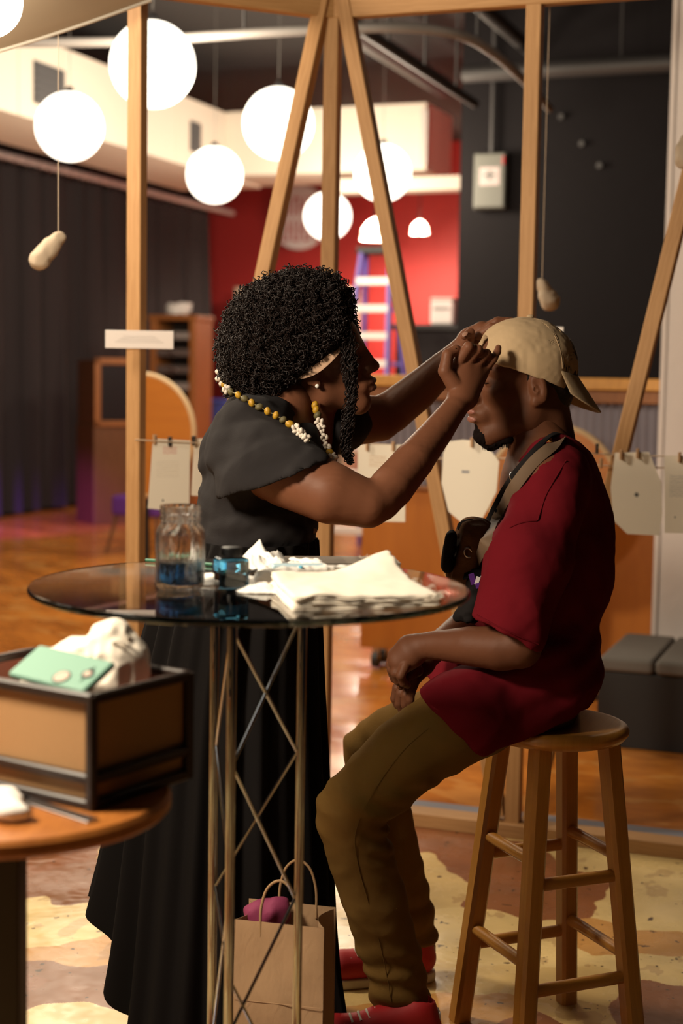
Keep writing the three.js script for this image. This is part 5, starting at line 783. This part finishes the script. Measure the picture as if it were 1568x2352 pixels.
  const put = (name, f, m, cell = 0.002) => { const g = f.mesh(cell); g.applyMatrix4(mHead); return partW(name, g, m, man); };
  put('lips', new Field().add(ell(v3(0.1065, -0.0505, 0), [0.0097, 0.0068, 0.0202]), 0.004).add(ell(v3(0.1045, -0.0655, 0), [0.0106, 0.0082, 0.0194]), 0.004).sub(cone(v3(0.119, -0.0578, -0.022), v3(0.119, -0.0578, 0.022), 0.0032, 0.0032), 0.003), M.lipM);
  for (const s of [-1, 1]) { partW('eyelash', tube([loc(0.0915, 0.0085, s * 0.024), loc(0.0935, 0.008, s * 0.034), loc(0.087, 0.0085, s * 0.044)], 0.0013, 12, 5), M.hair, man); partW('eyebrow', tube([loc(0.0925, 0.032, s * 0.013), loc(0.0885, 0.038, s * 0.028), loc(0.079, 0.036, s * 0.05)], 0.0035, 14, 6), M.hair, man); }
  const beard = new Field().add(cone(v3(0.083, -0.101, 0), v3(0.066, -0.111, 0), 0.0178, 0.0168, { n: v3(0, 0, 1), s: 1.5 }), 0.012).add(cone(v3(0.066, -0.11, 0), v3(0.036, -0.106, 0.034), 0.0155, 0.007), 0.012).add(cone(v3(0.066, -0.11, 0), v3(0.036, -0.106, -0.034), 0.0155, 0.007), 0.012).add(cone(v3(0.0945, -0.08, 0), v3(0.088, -0.098, 0), 0.0072, 0.0125), 0.008); beard.warp = (x, y, z) => 0.0022 * noise(x * 260, y * 260, z * 260); beard.add(ell(v3(0.0795, -0.0965, 0), [0.0178, 0.017, 0.027]), 0.008); put('goatee', beard, M.hairBase, 0.0022);
  const mu = new Field(); for (const s of [-1, 1]) mu.add(cone(v3(0.1015, -0.0405, s * 0.004), v3(0.088, -0.05, s * 0.026), 0.0042, 0.0036), 0.004); mu.warp = (x, y, z) => 0.0012 * noise(x * 300, y * 300, z * 300); put('moustache', mu, M.hairBase, 0.0017);
  const sh = new Field(); sh.add(ell(v3(-0.014, 0.042, 0), [0.1005, 0.0905, 0.0765]), 0.01); sh.add(ell(v3(-0.06, -0.01, 0), [0.042, 0.06, 0.058]), 0.03); sh.cut(v3(1, 0.25, 0), 0.022, 0.004); sh.sub(ell(v3(-0.006, -0.012, 0.088), [0.024, 0.035, 0.03]), 0.006); sh.sub(ell(v3(-0.006, -0.012, -0.088), [0.024, 0.035, 0.03]), 0.006); sh.cut(v3(0.55, -1, 0), 0.066, 0.008); sh.warp = (x, y, z) => 0.001 * noise(x * 300, y * 300, z * 300); put('hair', sh, M.hair, 0.0025);
  // beard hairs
  const gs = []; reseed(91); for (let k = 0; k < 260; k++) { const a = rnd() * 2 - 1, t = rnd(), p = v3(0.082 - 0.055 * t, -0.111 - 0.008 * (1 - t) * rnd(), a * (0.02 + 0.016 * t)); gs.push(rod(p, p.clone().add(v3(0.002 * (rnd() - 0.3), -0.009 - 0.006 * rnd(), 0.004 * (rnd() - 0.5))), 0.0005, 0.0002, 4)); } const bg = join(gs); bg.applyMatrix4(mHead); partW('goatee_hair', bg, M.hairBase, man).userData.kind = 'stuff';
  // cap worn back to front
  const cap = new THREE.Group(); cap.name = 'cap'; man.add(cap); cap.updateMatrixWorld(true); const capPut = (name, g, m, p = cap) => { g.applyMatrix4(mHead); return partW(name, g, m, p); };
  const R0 = [0.103, 0.1, 0.086], cc = v3(-0.01, 0.036, 0), crown = new Field().add(ell(cc, R0), 0.01).add(ell(v3(0.025, 0.048, 0), [0.07, 0.078, 0.074]), 0.03), hollow = ell(v3(-0.01, 0.034, 0), [0.0995, 0.0965, 0.0825]), hollow2 = ell(v3(0.025, 0.044, 0), [0.0665, 0.0745, 0.0705]);
  crown.sub(hollow, 0.002).sub(hollow2, 0.002); const bn = v3(0.36, -1, 0).normalize(), bc = bn.dot(v3(0.09, 0.052, 0)); crown.cut(bn, bc, 0.002); crown.sub(ell(v3(0.1, 0.085, 0), [0.03, 0.026, 0.036]), 0.003);
  crown.warp = (x, y, z) => 0.0012 * noise(x * 45, y * 45, z * 45) + 0.0007 * noise(x * 110, y * 110, z * 110); capPut('crown', crown.mesh(0.0024), M.capCloth);
  const rAt = (d) => { let t = 0.15; for (let i = 0; i < 60; i++) { const p = cc.clone().addScaledVector(d, t), q = Math.min(crown.items[0].f(p.x, p.y, p.z), crown.items[1].f(p.x, p.y, p.z)); t -= q * 0.9; } return cc.clone().addScaledVector(d, t + 0.0002); };
  for (let k = 0; k < 6; k++) { const az = k * Math.PI / 3 + Math.PI / 6 * 0, pts = []; for (let i = 0; i <= 14; i++) { const e = lerp(1.56, 0.1 + 0.2 * Math.cos(az), i / 14); const d = v3(Math.cos(e) * Math.cos(az) - 0.05, Math.sin(e), Math.cos(e) * Math.sin(az)).normalize(), p = rAt(d); if (bn.dot(p) > bc - 0.002 || crown.items[5].f(p.x, p.y, p.z) < 0) break; pts.push(p); } if (pts.length > 3) { for (const o of [-0.002, 0.002]) capPut('seam', new THREE.TubeGeometry(new THREE.CatmullRomCurve3(pts.map((p) => p.clone().add(v3(-Math.sin(az) * o, 0, Math.cos(az) * o)))), 24, 0.0008, 5), M.capCloth); const e = rAt(v3(Math.cos(0.85) * Math.cos(az + 0.52), Math.sin(0.85), Math.cos(0.85) * Math.sin(az + 0.52)).normalize()); const t = new THREE.TorusGeometry(0.0028, 0.0011, 6, 14), n = e.clone().sub(cc).normalize(); t.applyQuaternion(new THREE.Quaternion().setFromUnitVectors(v3(0, 0, 1), n)).translate(e.x, e.y, e.z); capPut('eyelet', t, M.capCloth); } }
  capPut('button', new THREE.SphereGeometry(0.0075, 16, 10).scale(1, 0.6, 1).translate(cc.x - 0.005, cc.y + R0[1] + 0.003, 0), M.capCloth);
  const strapA = v3(0.09, 0.05, 0); capPut('strap', sheet(24, 3, (s, t) => { const a = (s - 0.5) * 1.15; return v3(-0.012 + 0.1075 * Math.cos(a), 0.052 + 0.016 * t, 0.098 * Math.sin(a)); }, 0.0016), M.capCloth); capPut('strap_buckle', rbox(0.003, 0.02, 0.014, 0.0012).rotateY(-0.3).translate(0.092, 0.06, 0.028), M.steel);
  capPut('visor', sheet(30, 18, (s, t) => { const a = (s - 0.5) * 2.3, r = 0.078 * t; const base = v3(-0.012 - 0.1 * Math.cos(a), 0.014 + 0.03 * (1 - Math.cos(a)), 0.083 * Math.sin(a)); const len = 0.085 * Math.pow(Math.max(0, Math.cos(a * 1.18)), 0.6) * t; base.x -= len * 0.6; base.y -= len * 0.85 + 0.02 * (Math.sin(a) ** 2) * t; base.z *= 1 + 0.05 * t; return base; }, 0.003), M.capCloth);
}
{ // t-shirt
  const f = new Field(), n0 = v3(0, 0, 1);
  f.add(cone(at(1265, 1150, 3.39), at(1252, 1340, 3.39), 0.112, 0.126, { n: n0, s: 1.45 }), 0.05); f.add(cone(at(1252, 1340, 3.39), at(1238, 1540, 3.38), 0.128, 0.118, { n: n0, s: 1.4 }), 0.05);
  f.add(cone(at(1275, 1100, 3.23), at(1262, 1098, 3.57), 0.078, 0.074), 0.05); f.add(cone(at(1275, 1068, 3.35), at(1275, 1070, 3.46), 0.06, 0.06), 0.05); f.add(ell(at(1300, 1240, 3.38), [0.09, 0.13, 0.14]), 0.06);
  f.add(ell(at(1165, 1360, 3.39), [0.085, 0.12, 0.13]), 0.06);
  // lap
  f.add(cone(legN[0][0], legN[1][0], 0.116, 0.105), 0.05); f.add(cone(legN[1][0], legN[2][0], 0.105, 0.098), 0.03); f.add(cone(at(1200, 1570, 3.46), at(1045, 1600, 3.5), 0.115, 0.1), 0.05); f.add(cone(at(1236, 1562, 3.28), at(1236, 1562, 3.48), 0.128, 0.128), 0.05); f.sub(seatRoom, 0.004);
  const A = at(944, 1586, 3.1), B = at(1077, 1708, 3.1), hn = B.clone().sub(A).cross(n0).normalize(); if (hn.x > 0) hn.negate(); f.cut(hn, hn.dot(A), 0.003); // front hem
  const s1 = at(1078, 1716, 3.2), s2 = at(1345, 1640, 3.2), sn = s2.clone().sub(s1).cross(n0).normalize(); if (sn.y > 0) sn.negate(); f.cut(sn, sn.dot(s1), 0.004);
  // sleeves, cut square at the hem
  const sleeve = new Field().add(cone(at(1275, 1125, 3.2), at(1215, 1290, 3.13), 0.078, 0.084), 0.03).add(cone(at(1215, 1290, 3.13), at(1158, 1475, 3.1), 0.084, 0.079), 0.03);
  const H1 = at(1089, 1425, 3.05), H2 = at(1236, 1494, 3.05), en = H2.clone().sub(H1).cross(n0).normalize(); if (en.y > 0) en.negate(); sleeve.cut(en, en.dot(H1), 0.003); sleeve.sub(cone(at(1195, 1390, 3.11), at(1150, 1520, 3.1), 0.05, 0.06), 0.004); const sb = sleeve.bounds(0);
  f.add({ f: (x, y, z) => sleeve.d(x, y, z), c: V3(sb.getCenter(v3(0, 0, 0))), R: 0.3 }, 0.012);
  f.add(cone(at(1240, 1120, 3.6), at(1165, 1340, 3.62), 0.078, 0.076), 0.03);
  f.sub(cone(at(1205, 960, 3.4), at(1230, 1040, 3.4), 0.076, 0.078), 0.006); f.sub(ell(at(1186, 1055, 3.4), [0.062, 0.062, 0.07]), 0.01); // neck opening
  const dirw = (x, y, z) => { const a = 0.007 * noise(x * 13 + y * 4, y * 3.5 - x * 2, z * 12) * sstep(0.0, 0.25, 1.32 - y) + 0.0045 * noise(x * 11 + y * 7, y * 11 - x * 9, z * 8), b = 0.003 * noise(x * 26 + y * 9, y * 15, z * 20); const low = sstep(1.0, 0.85, y), arm = sstep(0.62, 0.5, Math.abs(x - 0.4) + Math.abs(y - 1.1)); const fold = low * 0.005 * Math.sin((x * 60 - y * 90) + 3 * noise(x * 8, y * 8, z * 6)) * (0.5 + 0.5 * noise(x * 9, y * 9, 3)); return a + b + fold + 0.0012 * noise(x * 60, y * 60, z * 60); };
  f.warp = dirw; manShirt = f; partW('t_shirt', f.mesh(0.0062), M.maroon, man);
  const sew = (list, o = 0.0006) => partW('seam', new THREE.TubeGeometry(new THREE.CatmullRomCurve3(list.map(([x, y]) => onField(f, x, y, o))), 40, 0.0017, 6), M.maroon, man);
  sew([[1300, 1058], [1286, 1080], [1268, 1110], [1252, 1140], [1242, 1170], [1234, 1196]]); sew([[1232, 1196], [1210, 1198], [1190, 1203], [1170, 1212]]); sew([[1095, 1412], [1130, 1432], [1170, 1452], [1210, 1470], [1236, 1480]]);
}
{ // trousers
  const f = new Field(); f.chain(legN, 0.035); f.chain(legF, 0.035); f.add(cone(at(1230, 1590, 3.29), at(1230, 1590, 3.46), 0.1, 0.1), 0.05); f.sub(seatRoom, 0.004);
  for (const [L, off] of [[legN, 0], [legF, 0]]) { const n = L.length - 1, d = L[n][0].clone().sub(L[n - 1][0]).normalize(), e = L[n][0]; f.add(cone(e, e.clone().addScaledVector(d, 0.02), L[n][1] * 0.97, L[n][1] * 1.0), 0.01); }
  f.items.push({ f: (x, y, z) => (z > -3.42 ? 0.04 : 0.1) - y, k: 0.004, op: 2 });
  const kn = legN[4][0], kf = legF[3][0];
  f.warp = (x, y, z) => { const near = z > -3.35, k = near ? kn : kf, dy = y - k.y, dx = x - k.x; const back = sstep(0.0, 0.09, dx) * Math.exp(-(((dy + 0.02) / 0.07) ** 2)); const low = sstep(0.34, 0.16, y); const rg = 1 - Math.abs(noise(x * 11 - y * 6, y * 17 + x * 7, z * 9)); return 0.002 * noise(x * 16, y * 13, z * 12) - 0.0035 * rg * rg * rg + 0.0012 * noise(x * 44, y * 44, z * 30) - back * 0.007 * Math.sin(dy * 150 + dx * 60 + 2 * noise(x * 12, y * 12, 1)) + low * 0.0035 * Math.sin(y * 105 + 2.5 * noise(x * 14, y * 8, z * 14)) + 0.004 * Math.exp(-(((dy - 0.03) / 0.05) ** 2)) * Math.sin(dx * 70 + dy * 90); };
  const g = f.mesh(0.0062); partW('trousers', g, M.pants, man);
  partW('side_seam', new THREE.TubeGeometry(new THREE.CatmullRomCurve3([[985, 1672], [935, 1715], [880, 1785], [838, 1856], [815, 1920], [822, 1985], [845, 2070], [870, 2160], [888, 2240], [898, 2300]].map(([x, y]) => onField(f, x, y, 0.0004))), 80, 0.0011, 5), M.pants, man);
}
function shoe(heel, toe, parent, y0, label) { // low red trainer, sole on the floor
  const d = toe.clone().sub(heel).setY(0), L = d.length(), x = d.clone().normalize(), z = x.clone().cross(UP), base = heel.clone().setY(y0), mt = new THREE.Matrix4().makeBasis(x, UP, z).setPosition(base), put = (n, g, m) => { g.applyMatrix4(mt); return partW(n, g, m, parent); };
  const f = new Field().chain([[v3(0.035, 0.05, 0), 0.034], [v3(L * 0.5, 0.048, 0), 0.036], [v3(L - 0.05, 0.042, 0.004), 0.04], [v3(L - 0.035, 0.036, 0.004), 0.034]], 0.03).add(cone(v3(0.04, 0.06, 0), v3(0.045, 0.092, 0), 0.033, 0.036), 0.03).add(cone(v3(0.06, 0.085, 0), v3(L * 0.5, 0.07, 0), 0.03, 0.024), 0.03); f.cut(v3(0, -1, 0), -0.02, 0.002); f.sub(ell(v3(0.045, 0.12, 0), [0.034, 0.03, 0.026]), 0.004); put('shoe_upper', f.mesh(0.0035), M.redShoe);
  const s = new Field().chain([[v3(0.035, 0.012, 0), 0.0375], [v3(L * 0.5, 0.012, 0), 0.038], [v3(L - 0.045, 0.012, 0.004), 0.044]], 0.03); s.cut(UP, 0.024, 0.002).cut(v3(0, -1, 0), -0.001, 0.002); put('shoe_sole', s.mesh(0.0035), M.rubber);
  for (const o of [0.34, 0.42, 0.5]) put('shoe_stripe', tube([v3(L * o, 0.03, 0.0375), v3(L * o + 0.012, 0.052, 0.037), v3(L * o + 0.024, 0.074, 0.028)], 0.0035, 10, 6), M.rubber);
  put('heel_patch', rbox(0.006, 0.026, 0.03, 0.003).translate(0.0035, 0.074, 0), M.white); put('toe_cap', new Field().add(ell(v3(L - 0.03, 0.036, 0.004), [0.036, 0.026, 0.037]), 0.01).cut(v3(0, -1, 0), -0.022, 0.002).mesh(0.003), M.rubber);
  for (let k = 0; k < 5; k++) { const X = L * 0.5 + k * 0.018, Y = 0.094 - k * 0.004; put('lace', tube([v3(X, Y - 0.008, -0.022), v3(X + 0.004, Y + 0.001, 0), v3(X, Y - 0.008, 0.022)], 0.003, 10, 6), M.rubber); }
}
{ const hN = onY(1008, 2408, 0), tN = onY(815, 2416, 0); shoe(hN, hN.clone().add(tN.clone().sub(hN).setLength(0.275)), man, 0); const hF = onY(996, 2246, 0), tF = onY(770, 2262, 0); shoe(hF, hF.clone().add(tF.clone().sub(hF).setLength(0.275)), man, 0); }
{ // chest bag and straps
  const g = thing('sling_bag', 'brown and black sling bag hanging on the chest of the seated person', 'bag', at(1065, 1280, 3.3)), f = new Field().add(cone(at(1078, 1232, 3.3), at(1062, 1318, 3.3), 0.034, 0.036, { n: v3(0, 0, 1), s: 2.2 }), 0.02).add(cone(at(1100, 1225, 3.3), at(1095, 1320, 3.3), 0.034, 0.034, { n: v3(0, 0, 1), s: 2.2 }), 0.02); f.warp = (x, y, z) => 0.007 * (1 - Math.abs(noise(x * 26 + y * 9, y * 14 - x * 8, z * 20))) - 0.004 + 0.003 * noise(x * 60, y * 50, z * 50);
  partW('pouch', f.mesh(0.004), M.bagBrown, g);
  const ribbon = (pts, w, th, m, name, nrm) => partW(name, sheet(40, 2, (s, t) => { const c = new THREE.CatmullRomCurve3(pts), p = c.getPoint(s), d = c.getTangent(s), sd = d.clone().cross(nrm).normalize(); return p.addScaledVector(sd, (t - 0.5) * w); }, th), m, g);
  const camN = v3(-0.35, 0.2, 0.9);
  const S = (x, y, o) => onField(manShirt, x, y, o);
  ribbon([at(1322, 1062, 3.4), at(1300, 1022, 3.36), ...[[1268, 1026], [1225, 1062], [1180, 1120], [1145, 1185], [1116, 1245]].map(([x, y]) => S(x, y, 0.007)), at(1092, 1300, 3.28)], 0.025, 0.003, M.tanStrap, 'tan_strap', camN);
  ribbon([at(1300, 996, 3.4), at(1270, 1000, 3.31), ...[[1228, 1035], [1190, 1080], [1154, 1133], [1119, 1203], [1090, 1258]].map(([x, y]) => S(x, y, 0.017)), at(1072, 1330, 3.2)], 0.015, 0.003, M.cordura, 'black_strap', camN);
  partW('gold_patch', (() => { const q = rbox(0.014, 0.02, 0.002, 0.0006).rotateZ(0.35), c = at(1262, 1018, 3.278); return q.translate(c.x, c.y, c.z); })(), std(rgb(0.42, 0.2, 0.03), 0.6), g);
  for (const [x, y, d] of [[1180, 1095, 3.2], [1075, 1270, 3.215]]) { const q = new THREE.TorusGeometry(0.008, 0.0018, 8, 20).scale(1, 1.3, 1).rotateZ(0.5), c = at(x, y, d); partW('buckle', q.translate(c.x, c.y, c.z), M.steel, g); }
  const blk = new Field().add(cone(at(1035, 1232, 3.25), at(1026, 1300, 3.25), 0.012, 0.014, { n: v3(0, 0, 1), s: 2.4 }), 0.01).add(cone(at(1080, 1204, 3.28), at(1060, 1210, 3.28), 0.012, 0.012), 0.01); blk.warp = (x, y, z) => 0.003 * noise(x * 50, y * 50, z * 50); partW('black_flap', blk.mesh(0.0035), M.cordura, g);
  partW('yellow_tag', (() => { const c = at(1108, 1252, 3.225); return rbox(0.012, 0.026, 0.002, 0.0005).rotateZ(-0.3).translate(c.x, c.y, c.z); })(), std(rgb(0.45, 0.36, 0.06), 0.6), g);
  const b = partW('back_strap', tube([at(1366, 1130, 3.37), at(1384, 1160, 3.36), at(1388, 1205, 3.36)], 0.012, 16, 8), M.tanStrap, g);
  const k = thing('lanyard', 'black lanyard with purple and white tags hanging before the maroon shirt', 'lanyard', at(1090, 1340, 3.22)); const bundle = new Field().add(cone(at(1095, 1330, 3.22), at(1082, 1400, 3.22), 0.022, 0.026, { n: v3(0, 0, 1), s: 1.4 }), 0.02).add(cone(at(1082, 1400, 3.22), at(1055, 1412, 3.22), 0.018, 0.014), 0.02); bundle.warp = (x, y, z) => 0.008 * noise(x * 38, y * 38, z * 38) + 0.003 * noise(x * 90, y * 90, z * 90); partW('black_bundle', bundle.mesh(0.004), M.cordura, k);
  const tagm = (x, y, w, h, a, m, n) => { const c = at(x, y, 3.175); partW(n, rbox(w, h, 0.003, 0.001).rotateZ(a).translate(c.x, c.y, c.z), m, k); }; tagm(1113, 1318, 0.01, 0.02, -0.5, M.white, 'white_tag'); tagm(1096, 1334, 0.009, 0.018, -0.3, M.white, 'white_tag'); const pur = std(rgb(0.09, 0.02, 0.2), 0.5); tagm(1085, 1330, 0.012, 0.024, 0.3, pur, 'purple_tag'); tagm(1105, 1344, 0.024, 0.012, 0.2, pur, 'purple_tag');
}

scene.traverse((o) => { if (o.isMesh) o.castShadow = o.receiveShadow = true; });
renderer.render(scene, camera);
